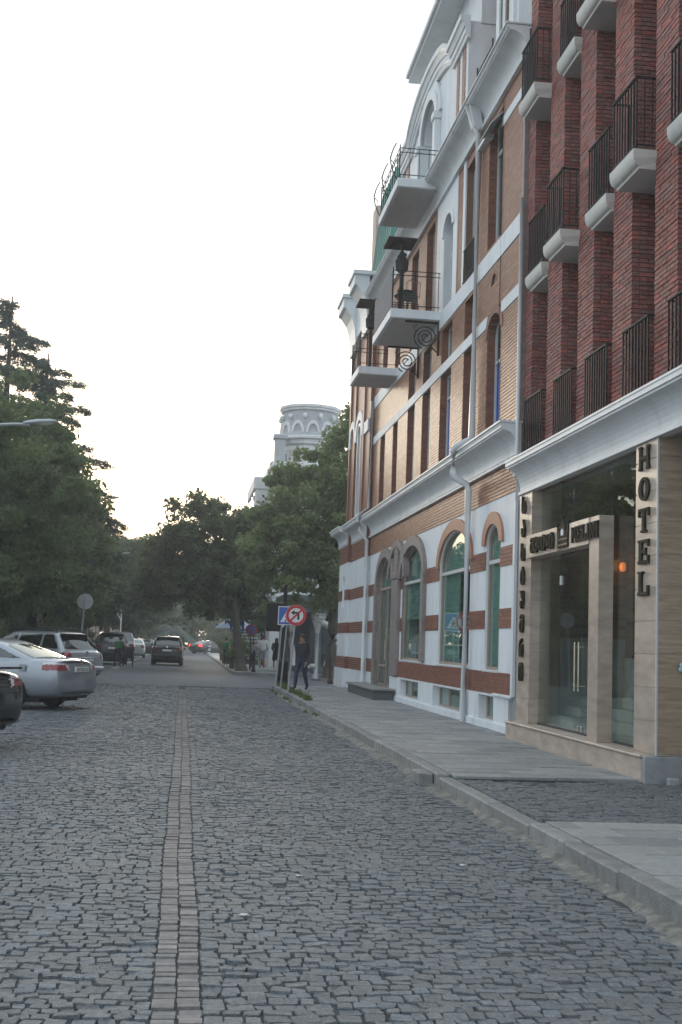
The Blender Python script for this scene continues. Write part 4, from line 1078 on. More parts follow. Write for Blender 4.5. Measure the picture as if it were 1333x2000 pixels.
# forged ornaments on the outer rail of the top balcony
b = MB()
for k, y in enumerate((28.2, 29.5, 30.8)):
    pts = [(4.60 - .16 * math.sin(t * 3.0), y + .05 * t, 13.02 + .95 * t) for t in np.linspace(0, 1, 9)]
    b.tube(pts, .016, 6); b.tube([(4.55, y, 13.4), (4.42, y + .02, 13.55), (4.46, y, 13.7)], .012, 5)
b.build('forged_stem', m_iron, B1)
# scroll brackets
def scroll(par, y):
    b = MB(); cx, cz = 5.36, 8.98
    b.tube([(5.66, y, 9.34), (5.66, y, 8.55)], .028, 6); b.tube([(5.68, y, 9.34), (4.85, y, 9.34)], .024, 6)
    sp = [(cx + (.06 + .235 * t) * math.cos(2.6 * 2 * PI * t + .6), y, cz + (.06 + .235 * t) * math.sin(2.6 * 2 * PI * t + .6)) for t in np.linspace(0, 1, 56)]
    b.tube(sp, .016, 5); b.tube([(cx - .06, y, cz - .06), (cx + .05, y, cz + .07)], .012, 5)
    b.tube([(5.14, y, 9.28), (5.05, y, 9.2), (5.12, y, 9.12)], .014, 5); b.tube([(5.5, y, 8.74), (5.64, y, 8.62)], .016, 5)
    b.build('scroll_bracket', m_iron, par)
scroll(B2, 27.75); scroll(B2, 30.3)

# --- far corner pavilion
XC = 5.56
CO = [(41.55, 42.5, .30, 3.55, 3.85)]
b = MB(); b.box(XC, 8.5, 37.76, 41.05, .78, 4.42); wall_sheet(b, XC - .12, 8.5, 41.055, 43.35, .78, 4.42, [(41.7, 42.4, 2.9, 3.75, 4.0)], .05); b.build('corner_wall', m_white, P)
b = MB(); b.box(XC - .04, 8.5, 37.76, 41.05, .12, .779); b.box(XC - .18, 8.5, 41.055, 43.45, .12, .779); b.build('corner_plinth', m_white, P)
b = MB(); b.box(XC - .05, XC + .1, 41.7, 42.4, 2.9, 4.0); b.build('niche_back', m_white, P)
CB = []
for (z0, z1) in ((.785, 1.19), (1.99, 2.35), (3.12, 3.48), (4.42, 5.02)):
    CB += brick_rows(XC - .014, .03, 37.77, 41.05, z0, z1, [], bl=.25, ch=.072, jt=.009) + brick_rows(XC - .134, .03, 41.06, 43.35, z0, z1, [(41.7, 42.4, 2.9, 3.75, 4.0)], bl=.25, ch=.072, jt=.009)
    x = XC - .12
    while x < XC - .01: CB.append((x, XC - .004, 41.04, 41.07, z0, z1)); x += .2
boxes_np(CB, 'corner_brickwork', m_band, P)
b = MB(); b.box(XC, 8.5, 37.76, 41.05, 4.42, 5.7); b.box(XC - .12, 8.5, 41.055, 43.35, 4.42, 5.7); b.build('corner_core', m_band, P)
for (x, y0, y1) in ((XC, 37.76, 41.2), (XC - .12, 41.21, 43.6)):
    b = MB(); extrude_y(b, cove(x + .01, x - .36, 5.02, 5.60, lip=.12, foot=.10), y0, y1); b.build('corner_cornice', m_trim, P)
    b = MB(); b.bbox(x - .39, x + .3, y0, y1 + .04, 5.602, 5.66, .006); b.build('cornice_cap', m_trim, P)
UO = [(39.6, 40.45, 5.9, 8.7, 9.1)]
b = MB(); wall_sheet(b, XC, 8.5, 37.78, 42.6, 5.66, 12.3, UO, .06); b.build('corner_tower', m_band, P)
b = MB(); opening_frame(b, UO[0], XC - .04, XC + .05, .09); b.build('tower_window', m_trim, P)
b = MB(); ring_arch(b, 39.35, 40.7, 8.55, 9.2, .30, XC - .06, XC + .02, 18); ring_arch(b, 41.2, 42.3, 8.55, 9.2, .25, XC - .06, XC + .02, 18); b.bbox(XC - .05, XC + .02, 38.0, 39.05, 8.5, 8.9, .01); b.build('tower_arch', m_white, P)
for y in (38.9, 41.0, 42.3): b = MB(); b.bbox(XC - .05, XC + .03, y, y + .28, 5.68, 12.2, .01); b.build('tower_pilaster', m_band, P)
def corbel(y0, y1, x_out):
    pr = [(5.7, 11.9), (5.42, 11.9), (5.40, 12.3), (5.36, 12.7), (5.26, 13.05), (x_out + .1, 13.35), (x_out, 13.4), (x_out, 13.72), (5.7, 13.72)]
    b = MB(); b.prism(pr, 'y', y0, y1); b.bbox(x_out - .05, 5.75, y0 - .08, y1 + .08, 13.722, 13.86, .01); b.build('corbel', m_trim, P)
corbel(38.2, 39.6, 4.95); corbel(41.0, 42.5, 4.95)
b = MB(); b.box(5.45, 8.4, 38.2, 42.5, 12.3, 13.7); b.build('tower_frieze', m_white, P)
b = MB(); b.add([(5.75, 36.4, 13.5), (5.75, 40.4, 13.5), (8.5, 40.4, 13.5), (8.5, 36.4, 13.5), (6.05, 36.9, 17.1), (6.05, 39.8, 17.1), (7.8, 39.8, 17.1), (7.8, 36.9, 17.1)], [tuple(q) for q in BOXF]); b.build('green_roof', m_green, P)
b = MB()
for k in range(9):
    t = k / 8; y0 = 36.4 + 4.0 * t; y1 = 36.9 + 2.9 * t
    b.tube([(5.745, y0, 13.5), (6.045, y1, 17.1)], .025, 4)
b.build('roof_seam', m_green, P)
b = MB(); b.bbox(6.0, 7.4, 41.0, 41.8, 13.7, 17.2, .02); b.build('chimney', m_tan, P)

# --- things on the middle balcony
m_wire = M('dark_green_wire', (0.03, 0.05, 0.045), rough=.5, var=0)
tb = thing('bistro_table', (5.05, 28.9, 9.6), 'round wire bistro table on the middle balcony', 'table')
b = MB(); b.lathe([(.30, 0), (.31, .01), (.30, .02)], (5.05, 28.9, 10.28), 18); b.lathe([(.20, .0), (.2, .012)], (5.05, 28.9, 10.40), 14); b.build('top', m_wire, tb)
for k in range(4):
    a = 2 * PI * k / 4 + .4; q = MB(); q.tube([(5.05 + .12 * math.cos(a), 28.9 + .12 * math.sin(a), 10.28), (5.05 + .05 * math.cos(a), 28.9 + .05 * math.sin(a), 9.95), (5.05 + .22 * math.cos(a), 28.9 + .22 * math.sin(a), 9.605)], .012, 5); q.build('leg', m_wire, tb)
def chair(x, y, rz, lab):
    t = thing('wire_chair', (x, y, 9.6), lab, 'chair', 'wire chairs on the middle balcony', rz)
    b = MB(); b.lathe([(.19, .43), (.2, .44), (.19, .45)], (0, 0, 0), 14); b.build('seat', m_wire, t, keep=False)
    b = MB(); b.tube([(-.17, -.17, .44), (-.18, -.2, .8), (0, -.22, .92), (.18, -.2, .8), (.17, -.17, .44)], .011, 5); b.tube([(0, -.19, .45), (0, -.22, .9)], .008, 5); b.build('backrest', m_wire, t, keep=False)
    for sx in (-1, 1):
        for sy in (-1, 1): q = MB(); q.tube([(.13 * sx, .13 * sy, .43), (.19 * sx, .19 * sy, .004)], .010, 5); q.build('leg', m_wire, t, keep=False)
chair(5.05, 28.3, 0.2, 'wire chair on the near side of the balcony table'); chair(5.1, 29.5, 3.3, 'wire chair on the far side of the balcony table')
def canopy_lamp(x, y, z0, lab, h=2.05):
    t = thing('balcony_lantern', (x, y, z0), lab, 'lantern', 'dark lanterns on the balconies')
    b = MB(); b.tube([(x, y, z0), (x, y, z0 + h * .62)], .05, 8); b.lathe([(.12, 0), (.1, .03)], (x, y, z0), 10); b.build('post', m_iron, t)
    b = MB(); b.lathe([(.06, 0), (.15, .06), (.17, .30), (.10, .42), (.05, .55)], (x, y, z0 + h * .6), 6)
    for k in range(5): b.sphere((x + .12 * math.cos(k * 1.3), y + .12 * math.sin(k * 1.3), z0 + h * .72 + .05 * k), .05, 6, 5)
    b.build('lantern_body', m_iron, t)
    b = MB(); b.bbox(x - .42, x + .30, y - .42, y + .42, z0 + h - .06, z0 + h, .012); b.tube([(x, y, z0 + h * .8), (x, y, z0 + h - .05)], .03, 6); b.build('top_plate', m_iron, t)
canopy_lamp(4.86, 28.55, 9.6, 'dark lantern with flat square top on the middle balcony', 1.95)
canopy_lamp(4.92, 33.9, 9.52, 'dark lantern with flat square top on the far balcony', 2.0)

# ================================================================== SIGNS, POSTS, LAMPS
m_galv = M('galvanised_steel', (0.42, 0.43, 0.44), rough=.45, metal=.5, var=.08)
m_sred = M('sign_red', (0.55, 0.03, 0.045), rough=.4, var=.03)
m_swhite = M('sign_white', (0.80, 0.80, 0.80), rough=.4, var=.03)
m_sblue = M('sign_blue', (0.03, 0.12, 0.45), rough=.4, var=.03)
m_sblk = M('sign_black', (0.015, 0.015, 0.015), rough=.4, var=0)
def disc(b, x, y, z, r, r2, th, n=32):
    vs = []; fs = []
    for k in range(n):
        a = 2 * PI * k / n; c, s = math.cos(a), math.sin(a)
        vs += [(x + r * c, y, z + r * s), (x + r2 * c, y, z + r2 * s), (x + r * c, y + th, z + r * s), (x + r2 * c, y + th, z + r2 * s)]
    for k in range(n):
        i, j = 4 * k, 4 * ((k + 1) % n); fs += [(i, i + 1, j + 1, j), (i, j, j + 2, i + 2), (i + 2, j + 2, j + 3, i + 3), (i + 1, i + 3, j + 3, j + 1)]
    b.add(vs, fs)
X, Y, Zs = 3.22, 35.6, 2.40
t = thing('no_left_turn_sign', (3.16, 35.7, .15), 'round red and white no left turn sign on a thin steel post', 'traffic sign')
b = MB(); b.lathe([(.31, 0), (.31, .02)], (X, Y, Zs), 36, 'y'); b.build('plate', m_swhite, t)
b = MB(); disc(b, X, Y - .006, Zs, .305, .215, .004); b.build('red_ring', m_sred, t)
b = MB(); b.prism([(X + .04, Zs - .13), (X + .10, Zs - .13), (X + .10, Zs + .10), (X - .05, Zs + .10), (X - .05, Zs + .15), (X - .16, Zs + .075), (X - .05, Zs + .0), (X - .05, Zs + .045), (X + .04, Zs + .045)], 'y', Y - .005, Y - .001); b.build('arrow', m_sblk, t)
s_ = .5 ** .5
b = MB(); b.prism([(X - .225 * s_ - .02, Zs - .225 * s_ + .02), (X - .225 * s_ + .02, Zs - .225 * s_ - .02), (X + .225 * s_ + .02, Zs + .225 * s_ - .02), (X + .225 * s_ - .02, Zs + .225 * s_ + .02)], 'y', Y - .009, Y - .0055); b.build('slash', m_sred, t)
b = MB(); b.tube([(3.08, 35.68, .10), (3.22, 35.64, 2.6)], .03, 8); b.build('post', m_galv, t)
# crossing sign behind it
X, Y, Zs = 3.13, 37.6, 2.42
t = thing('crossing_sign', (3.0, 37.7, .15), 'square blue pedestrian crossing sign half behind the no left turn sign', 'traffic sign')
b = MB(); b.box(X - .29, X + .29, Y, Y + .02, Zs - .29, Zs + .29); b.build('plate', m_swhite, t)
b = MB(); b.box(X - .265, X + .265, Y - .004, Y - .0005, Zs - .265, Zs + .265); b.build('blue_field', m_sblue, t)
b = MB(); b.prism([(X - .22, Zs - .20), (X + .22, Zs - .20), (X, Zs + .19)], 'y', Y - .008, Y - .0045); b.build('triangle', m_swhite, t)
def walker(b, X, Zs, k, y0, y1):
    for pl in ([(-.02, .06), (.04, .06), (.05, -.05), (-.03, -.05)], [(-.03, -.05), (.01, -.05), (-.05, -.17), (-.09, -.16)], [(.01, -.05), (.05, -.05), (.09, -.16), (.05, -.17)], [(-.02, .05), (-.09, -.02), (-.07, -.04), (0, .02)], [(.03, .05), (.09, -.01), (.07, -.03), (.02, .02)]):
        b.prism([(X + u * k, Zs + v_ * k) for u, v_ in pl], 'y', y0, y1)
    b.lathe([(.026 * k, 0), (.026 * k, .003)], (X + .01 * k, y0, Zs + .095 * k), 12, 'y')
b = MB(); walker(b, X, Zs - .03, .95, Y - .011, Y - .0085); b.build('walking_figure', m_sblk, t)
for dx, tz in ((-.14, 2.45), (.02, 2.45)):
    b = MB(); b.tube([(X + dx - .14, 37.7, .10), (X + dx, 37.66, tz)], .026, 8); b.build('post', m_galv, t)
# far crossing sign and no parking disc
X, Y, Zs = 2.55, 60.6, 2.42
t = thing('crossing_sign', (2.55, 60.7, .15), 'dark blue crossing sign with white triangle fixed by the leaning tree trunk', 'traffic sign')
b = MB(); b.box(X - .35, X + .35, Y, Y + .02, Zs - .35, Zs + .35); b.build('plate', m_sblue, t)
b = MB(); b.prism([(X - .27, Zs - .25), (X + .27, Zs - .25), (X, Zs + .22)], 'y', Y - .005, Y - .001); b.build('triangle', m_swhite, t)
b = MB(); walker(b, X, Zs - .06, 1.1, Y - .009, Y - .0055); b.build('walking_figure', m_sblk, t)
b = MB(); b.tube([(X, 60.7, .1), (X, 60.66, 2.7)], .035, 8); b.build('post', m_galv, t)
X, Y, Zs = 3.32, 61.6, 2.15
t = thing('no_parking_sign', (3.32, 61.6, .15), 'small round red and blue no parking disc beside the stall', 'traffic sign')
b = MB(); b.lathe([(.30, 0), (.30, .02)], (X, Y, Zs), 24, 'y'); b.build('plate', m_sblue, t)
b = MB(); disc(b, X, Y - .006, Zs, .30, .235, .004); b.prism([(X - .2, Zs + .15), (X - .15, Zs + .2), (X + .2, Zs - .15), (X + .15, Zs - .2)], 'y', Y - .01, Y - .006); b.build('red_ring', m_sred, t)
b = MB(); b.tube([(X, Y + .05, .1), (X, Y + .05, 2.4)], .03, 8); b.build('post', m_sblk, t)
# back of a round sign on the left
X, Y, Zs = -3.86, 47.0, 2.87
t = thing('round_sign_back', (X, Y + .05, 0), 'round grey sign seen from behind on a steel post above the silver car', 'traffic sign')
b = MB(); b.lathe([(.30, 0), (.30, .018)], (X, Y, Zs), 30, 'y'); b.build('plate', M('sign_back', (.50, .52, .53), rough=.55, var=.05, metal=.2), t)
b = MB(); b.tube([(X - .14, Y - .04, 0), (X, Y - .04, Zs + .2)], .032, 8); b.build('post', m_galv, t)
b = MB(); b.box(X - .22, X + .22, Y - .03, Y - .012, Zs - .01, Zs + .03); b.build('clamp', m_galv, t)
# traffic signal pole at the corner
def signal(x, y, zb, lab, face, tilt=.12):
    t = thing('traffic_light', (x, y, .15), lab, 'traffic light')
    b = MB(); b.lathe([(.19, 0), (.19, .75), (.16, .82), (.07, .9), (.065, 3.4)], (x, y, .14), 12); b.build('pole', m_iron, t)
    b = MB(); b.bbox(x - .62 * face, x - .02, y - .1, y + .12, zb, zb + .95, .03) if face > 0 else b.bbox(x + .02, x + .40, y - .1, y + .12, zb, zb + .95, .03)
    bx = b.build('signal_head', m_iron, t)
    for k in range(3):
        q = MB(); q.lathe([(.045, 0), (.045, .012)], (x - .05 if face > 0 else x + .33, y - .115, zb + .2 + k * .27), 10, 'y'); q.build('lens', m_swhite, bx)
    return t
signal(3.33, 41.15, 1.95, 'black traffic light pole at the pavement corner left of the signs', 1)
# bollards
def bollard(x, y, lab, h=.85, m=None):
    b = MB(); b.lathe([(.11, 0), (.11, .1), (.075, .16), (.06, .5), (.075, .58), (.075, h - .12), (.05, h - .06), (.07, h - .03), (.02, h)], (x, y, .14), 12)
    return tag(b.build('bollard', m or m_iron, smooth=True), lab, 'bollard', 'iron bollards at the corner')
bollard(5.35, 44.2, 'dark red iron bollard at the corner of the striped building', .95, M('dark_red_iron', (.06, .02, .02), rough=.5, var=.1))
bollard(3.25, 57.0, 'black iron bollard at the far corner before the child', 1.0)
for x, y, lb in ((2.6, 130, 'white striped post by the far kerb'),):
    t = thing('marker_post', (x, y, .1), lb, 'post'); b = MB(); b.tube([(x, y, 0), (x, y, 1.3)], .12, 8); b.build('shaft', m_swhite, t)
    for k in range(3): q = MB(); q.tube([(x, y, .25 + k * .38), (x, y, .4 + k * .38)], .123, 8); q.build('stripe', m_sblk, t)

# street lamps
m_lamp = M('lamp_grey', (.40, .42, .43), rough=.45, metal=.3, var=.06)
m_lens = M('lamp_lens', (.62, .62, .58), rough=.25, var=.04)
def street_lamp(px, py, hz, arm, lab, head=True, rise=.4):
    t = thing('street_lamp', (px, py, .1), lab, 'street lamp', 'street lamps on the left side')
    b = MB(); b.tube([(px, py, .05), (px, py, hz - 1.2), (px + .05, py, hz - .9)], [.09, .06, .055], 10); b.build('pole', m_lamp, t)
    b = MB(); b.tube([(px + arm * s, py, hz - .9 + rise * 2.2 * (1 - (1 - s) ** 2.2)) for s in np.linspace(0, 1, 9)], .032, 8); b.build('arm', m_lamp, t)
    if head:
        hx, hz2 = px + arm, hz - .9 + rise * 2.2
        b = MB(); vs = []; fs = []; n = 10
        prof = [(-.12, .03, .035), (.0, .07, .06), (.18, .11, .075), (.42, .10, .07), (.54, .055, .045), (.57, .01, .02)]
        for (u, hw, hh) in prof:
            for k in range(n):
                a = 2 * PI * k / n; vs.append((hx + u, py + hw * math.cos(a), hz2 + .03 + .10 * u + (hh if math.sin(a) > 0 else hh * .35) * math.sin(a)))
        for i in range(len(prof) - 1):
            for k in range(n): fs.append((i * n + k, i * n + (k + 1) % n, (i + 1) * n + (k + 1) % n, (i + 1) * n + k))
        fs += [tuple(range(n)), tuple(range((len(prof) - 1) * n, len(prof) * n))]
        b.add(vs, fs); h = b.build('lamp_head', m_lamp, t, smooth=True)
        b = MB(); b.sphere((hx + .30, py, hz2 + .055), .1, 12, 6, (1.9, .85, .5)); b.build('lens', m_lens, h, smooth=True)
street_lamp(-5.6, 25.0, 6.0, 2.2, 'grey street lamp reaching in from the left edge over the cars', rise=.34)
street_lamp(-5.9, 58.0, 8.2, 1.9, 'grey street lamp hanging before the dark trees behind the conifer', rise=.36)
street_lamp(-5.2, 66.0, 6.0, 2.0, 'street lamp with pale arm curving up to the right before the trees', head=False, rise=.45)
t = thing('leaf_lamp', (-4.2, 80, .1), 'lamp post with a leaf shaped loop at its top beside the parked cars', 'lamp post')
b = MB(); b.tube([(-4.18, 80, .05), (-4.2, 80, 2.4), (-4.2, 80, 3.2), (-4.32, 80, 3.9), (-4.6, 80, 4.5)], .045, 8); b.build('post', m_swhite, t)
b = MB(); b.tube([(-4.2, 80, 2.6), (-4.5, 80, 3.1), (-4.66, 80, 3.6), (-4.68, 80, 4.1), (-4.6, 80, 4.5)], .04, 8); b.build('loop', m_swhite, t)
b = MB(); b.sphere((-4.55, 80, 4.75), .16, 10, 8); b.build('globe', m_lens, t, smooth=True)

# ================================================================== TREES
m_bark = M('bark', (.075, .062, .05), rough=.9, var=.35, scale=9, bump=.9, bscale=24, stretch=(1, 1, .35))
LM = {'a': leafmat('leaf_linden', (.085, .135, .052), (.185, .230, .088), .5), 'b': leafmat('leaf_magnolia', (.060, .098, .042), (.125, .160, .062), .42),
      'c': leafmat('leaf_plane', (.125, .185, .072), (.26, .32, .135), .55), 'd': leafmat('needle_cedar', (.035, .068, .042), (.062, .100, .058), .25), 'e': leafmat('leaf_far', (.048, .080, .036), (.090, .125, .052), .35)}
def leaves(C, S, nleaf, size, up=.35, asp=.55):
    """C clump centres, S clump radii -> quads"""
    k = len(C); idx = RNG.integers(0, k, nleaf)
    d = RNG.normal(0, 1, (nleaf, 3)); d /= np.linalg.norm(d, axis=1)[:, None]
    rr = RNG.random(nleaf) ** .45
    p = C[idx] + d * (S[idx] * rr)[:, None] * np.array([1, 1, .72])
    nrm = d * .6 + RNG.normal(0, .6, (nleaf, 3)); nrm[:, 2] += up; nrm /= np.linalg.norm(nrm, axis=1)[:, None]
    t = np.cross(nrm, RNG.normal(0, 1, (nleaf, 3))); t /= np.linalg.norm(t, axis=1)[:, None]; b = np.cross(nrm, t)
    s = size * RNG.uniform(.6, 1.25, nleaf)
    v = np.stack([p - t * s[:, None], p - b * (s * asp)[:, None], p + t * s[:, None] - nrm * (s * .25)[:, None], p + b * (s * asp)[:, None]], 1)
    shade = np.clip(RNG.random(k)[idx] * .65 + RNG.random(nleaf) * .35, 0, 1)
    return v.reshape(-1, 3), np.arange(nleaf * 4).reshape(-1, 4), np.repeat(shade, 4)
def crown_pts(ells, n, inner=.45):
    C = []; w = np.array([e[3] * e[4] * e[5] for e in ells]) ** .67; w /= w.sum()
    for e, q in zip(ells, w):
        m = max(6, int(n * q)); d = RNG.normal(0, 1, (m, 3)); d /= np.linalg.norm(d, axis=1)[:, None]
        r = inner + (1 - inner) * RNG.random(m) ** .6; r *= RNG.uniform(.82, 1.12, m)
        C.append(np.array(e[:3]) + d * r[:, None] * np.array(e[3:6]))
    return np.concatenate(C)
def tree(name, base, tr, ells, lab, lm, nclump, nleaf, size, clump=(.35, .75), lean=(0, 0), group=None, limbs=9, th=None, cat='tree'):
    t = thing(name, base, lab, cat, group)
    bx, by, bz = base; c0 = np.mean([e[:3] for e in ells], 0); top = th or (c0[2] - ells[0][5] * .5)
    b = MB(); pts = []; rs = []
    for k in range(7):
        s = k / 6; pts.append((bx + lean[0] * s + .05 * math.sin(3 * s + bx), by + lean[1] * s, bz - .05 + (top - bz) * s)); rs.append(tr * (1.35 if k == 0 else 1 - .4 * s))
    b.tube(pts, rs, 10); tk = b.build('trunk', m_bark, t, smooth=True)
    C = crown_pts(ells, nclump); S = RNG.uniform(clump[0], clump[1], len(C))
    b = MB(); tip = Vector(pts[-1])
    for k in range(limbs):
        e = ells[k % len(ells)]; d = RNG.normal(0, 1, 3); d /= np.linalg.norm(d); d[2] = abs(d[2]) * .8
        q = Vector(np.array(e[:3]) + d * np.array(e[3:6]) * .75); s0 = Vector(pts[4 + k % 3]); md = (s0 + q) / 2 + Vector((0, 0, .12 * (q - s0).length))
        b.tube([s0, s0.lerp(md, .6), md, q.lerp(md, .4), q], [tr * .45, tr * .36, tr * .26, tr * .16, tr * .05], 6)
    b.build('limbs', m_bark, t, smooth=True)
    v, f, r = leaves(C, S, nleaf, size); npmesh('crown', v, f, LM[lm], r, t)
    return t
# big broadleaf trees of the park on the left
tree('linden_tree', (-7.9, 43.5, .1), .30, [(-6.9, 44, 6.6, 3.6, 4.2, 4.3), (-6.4, 45, 4.2, 2.2, 3.4, 2.2), (-8.6, 42.5, 8.3, 2.4, 2.8, 2.8), (-6.8, 43, 3.6, 2.2, 2.8, 1.6)], 'tall dense green tree at the left edge before the conifer', 'a', 300, 42000, .115)
tree('linden_tree', (-6.4, 56, .1), .28, [(-5.9, 56, 5.4, 2.6, 3.6, 3.4), (-5.4, 57.5, 3.6, 2.0, 3.4, 1.8), (-6.6, 55, 8.0, 2.4, 3.0, 2.4)], 'green tree left of the street behind the round grey sign', 'a', 260, 30000, .12)
tree('dark_tree', (-9.8, 36, .1), .26, [(-8.6, 36.5, 3.9, 3.0, 3.0, 2.4), (-8.9, 36, 6.6, 2.6, 3.0, 2.4)], 'dark shady tree at the far left behind the parked silver cars', 'b', 160, 18000, .12)
tree('dark_tree', (-6.6, 70, .1), .26, [(-5.6, 70, 4.6, 2.3, 4.0, 2.9), (-6.2, 72, 6.6, 2.0, 3.6, 2.0)], 'dark tree left of the street before the leaf shaped lamp', 'e', 200, 20000, .13)
tree('dark_tree', (-6.2, 90, .1), .26, [(-4.9, 90, 5.0, 2.6, 5.0, 3.1), (-5.4, 92, 7.2, 2.2, 4.0, 2.2)], 'dark tree over the parked cars near the leaf shaped lamp', 'e', 200, 18000, .16)
tree('dark_tree', (-6.0, 118, .1), .30, [(-4.6, 118, 6.4, 3.0, 6.0, 4.2), (-2.6, 124, 7.2, 3.0, 6.0, 3.2)], 'hazy dark tree hanging over the far end of the street', 'e', 220, 16000, .21)
tree('dark_tree', (-5.4, 84, .1), .26, [(-3.6, 84, 6.0, 2.2, 3.6, 2.6), (-2.2, 86, 5.6, 1.8, 3.2, 1.9)], 'dark tree leaning out over the row of parked cars', 'b', 220, 20000, .14)
# street trees on the right
tree('magnolia_tree', (2.75, 58.6, .15), .24, [(0.9, 61, 6.3, 2.6, 3.2, 2.6), (2.6, 60.5, 5.6, 1.6, 2.6, 3.0), (-.7, 62, 5.2, 1.7, 2.8, 2.1), (1.0, 60, 4.1, 2.4, 2.6, 1.4), (-1.3, 62, 4.3, 1.3, 2.4, 1.3)], 'broad dark evergreen tree leaning over the middle of the street', 'b', 330, 40000, .125, lean=(-.45, .4), th=3.9)
tree('plane_tree', (6.35, 52.5, .15), .30, [(4.9, 52.5, 7.0, 2.2, 2.6, 2.7), (6.6, 52.5, 9.3, 1.7, 2.2, 2.4), (3.9, 52, 5.4, 1.6, 2.2, 2.2), (6.4, 52, 5.2, 1.8, 2.2, 2.4), (7.4, 52.5, 11.2, 1.0, 1.4, 1.2)], 'pale green leafy tree standing beside the corner of the striped building', 'c', 340, 42000, .115, th=4.2)
tree('plane_tree', (4.6, 76, .15), .28, [(3.6, 76, 6.2, 2.0, 3.0, 3.4), (4.6, 77, 8.2, 1.6, 2.6, 2.4)], 'further green tree between the magnolia and the white turret', 'e', 160, 16000, .15, th=3.6)
# shrubs under the trees on the left
for i, (x, y, r, h) in enumerate(((-8.6, 40, 1.6, 2.6), (-8.3, 46, 1.5, 2.3), (-8.6, 52, 1.7, 2.6), (-8.0, 60, 1.5, 2.4), (-7.0, 66, 1.5, 2.2), (-7.0, 74, 1.6, 2.4), (-9.4, 33, 1.6, 2.6), (-7.4, 84, 1.8, 2.8))):
    lb = ['dark shrub behind the silver estate car roof', 'dark shrub between the silver car and the round sign post', 'dark shrub left of the round sign post', 'dark shrub behind the round sign post', 'dark shrub right of the round sign post', 'dark shrub before the beige park wall', 'dark shrub at the left edge above the silver saloon', 'dark shrub left of the leaf shaped lamp'][i]
    t = thing('shrub', (x, y, .1), lb, 'shrub', 'shrubs along the park edge')
    C = crown_pts([(x, y, h * .5, r, r, h * .5)], 46, .2); v, f, r_ = leaves(C, RNG.uniform(.3, .55, len(C)), 6500, .10); npmesh('foliage', v, f, LM['b'], r_, t)
    b = MB()
    for k in range(4): b.tube([(x, y, .05), (x + random.uniform(-.5, .5), y + random.uniform(-.5, .5), h * .7)], [.05, .02], 5)
    b.build('stem', m_bark, t)
# cedar
def cedar(base, H, lab, R=5.4):
    t = thing('cedar_tree', base, lab, 'tree'); bx, by, bz = base
    b = MB(); b.tube([(bx, by, bz - .1), (bx + .05, by, H * .5), (bx, by, H)], [.42, .24, .03], 10); b.build('trunk', m_bark, t, smooth=True)
    bb = MB(); V = []; N = 0; P_ = []; D_ = []
    z = 3.2
    while z < H - .25:
        s = (H - z) / H; ln = (.9 + R * s ** .75) * min(1, (H - z) / 1.1 + .15) * random.uniform(.6, 1.12); a = random.uniform(0, 2 * PI)
        pass
        dirv = np.array([math.cos(a), math.sin(a), 0]); pts = []
        for k in range(8):
            q = k / 7; pts.append((bx + dirv[0] * ln * q, by + dirv[1] * ln * q, z + ln * (.20 * q - .30 * q * q) + .03 * math.sin(9 * q + z)))
        bb.tube(pts, [.034 * (1 - .85 * k / 7) * (.5 + s) for k in range(8)], 5, cap=False)
        nn = int(46 * ln + 10)
        q = RNG.random(nn) ** .75; ii = np.minimum((q * 7).astype(int), 6); fr = q * 7 - ii; pa = np.array(pts)
        c = pa[ii] * (1 - fr)[:, None] + pa[ii + 1] * fr[:, None]
        side = np.array([-dirv[1], dirv[0], 0]); wd = (.05 + .24 * ln / R * np.sin(np.pi * np.clip(q, .05, 1)) ) * RNG.normal(0, 1, nn)
        c = c + side[None] * wd[:, None]; c[:, 2] -= np.abs(RNG.normal(0, .10, nn)) + .35 * np.abs(wd)
        P_.append(c); dd = dirv[None] * .6 + side[None] * np.sign(wd)[:, None] * .7 + RNG.normal(0, .35, (nn, 3)); dd[:, 2] -= .45; D_.append(dd)
        z += random.uniform(.11, .20)
    bb.build('branches', m_bark, t)
    c = np.concatenate(P_); d = np.concatenate(D_); d /= np.linalg.norm(d, axis=1)[:, None]; n = len(c)
    rep = 5; c = np.repeat(c, rep, 0) + RNG.normal(0, .07, (n * rep, 3)); d = np.repeat(d, rep, 0) + RNG.normal(0, .3, (n * rep, 3)); d /= np.linalg.norm(d, axis=1)[:, None]; n *= rep
    b_ = np.cross(d, RNG.normal(0, 1, (n, 3))); b_ /= np.linalg.norm(b_, axis=1)[:, None]
    l = RNG.uniform(.10, .22, n)[:, None]; w_ = RNG.uniform(.018, .04, n)[:, None]
    v = np.stack([c - d * l * .4, c + b_ * w_, c + d * l, c - b_ * w_], 1).reshape(-1, 3)
    npmesh('crown', v, np.arange(n * 4).reshape(-1, 4), LM['d'], np.repeat(RNG.random(n), 4), t)
cedar((-9.35, 60, .1), 18.2, 'tall conifer with drooping branches rising above the left trees', 6.4)
cedar((-7.3, 59, .1), 15.2, 'lower conifer with spreading branches right of the tall one', 6.0)
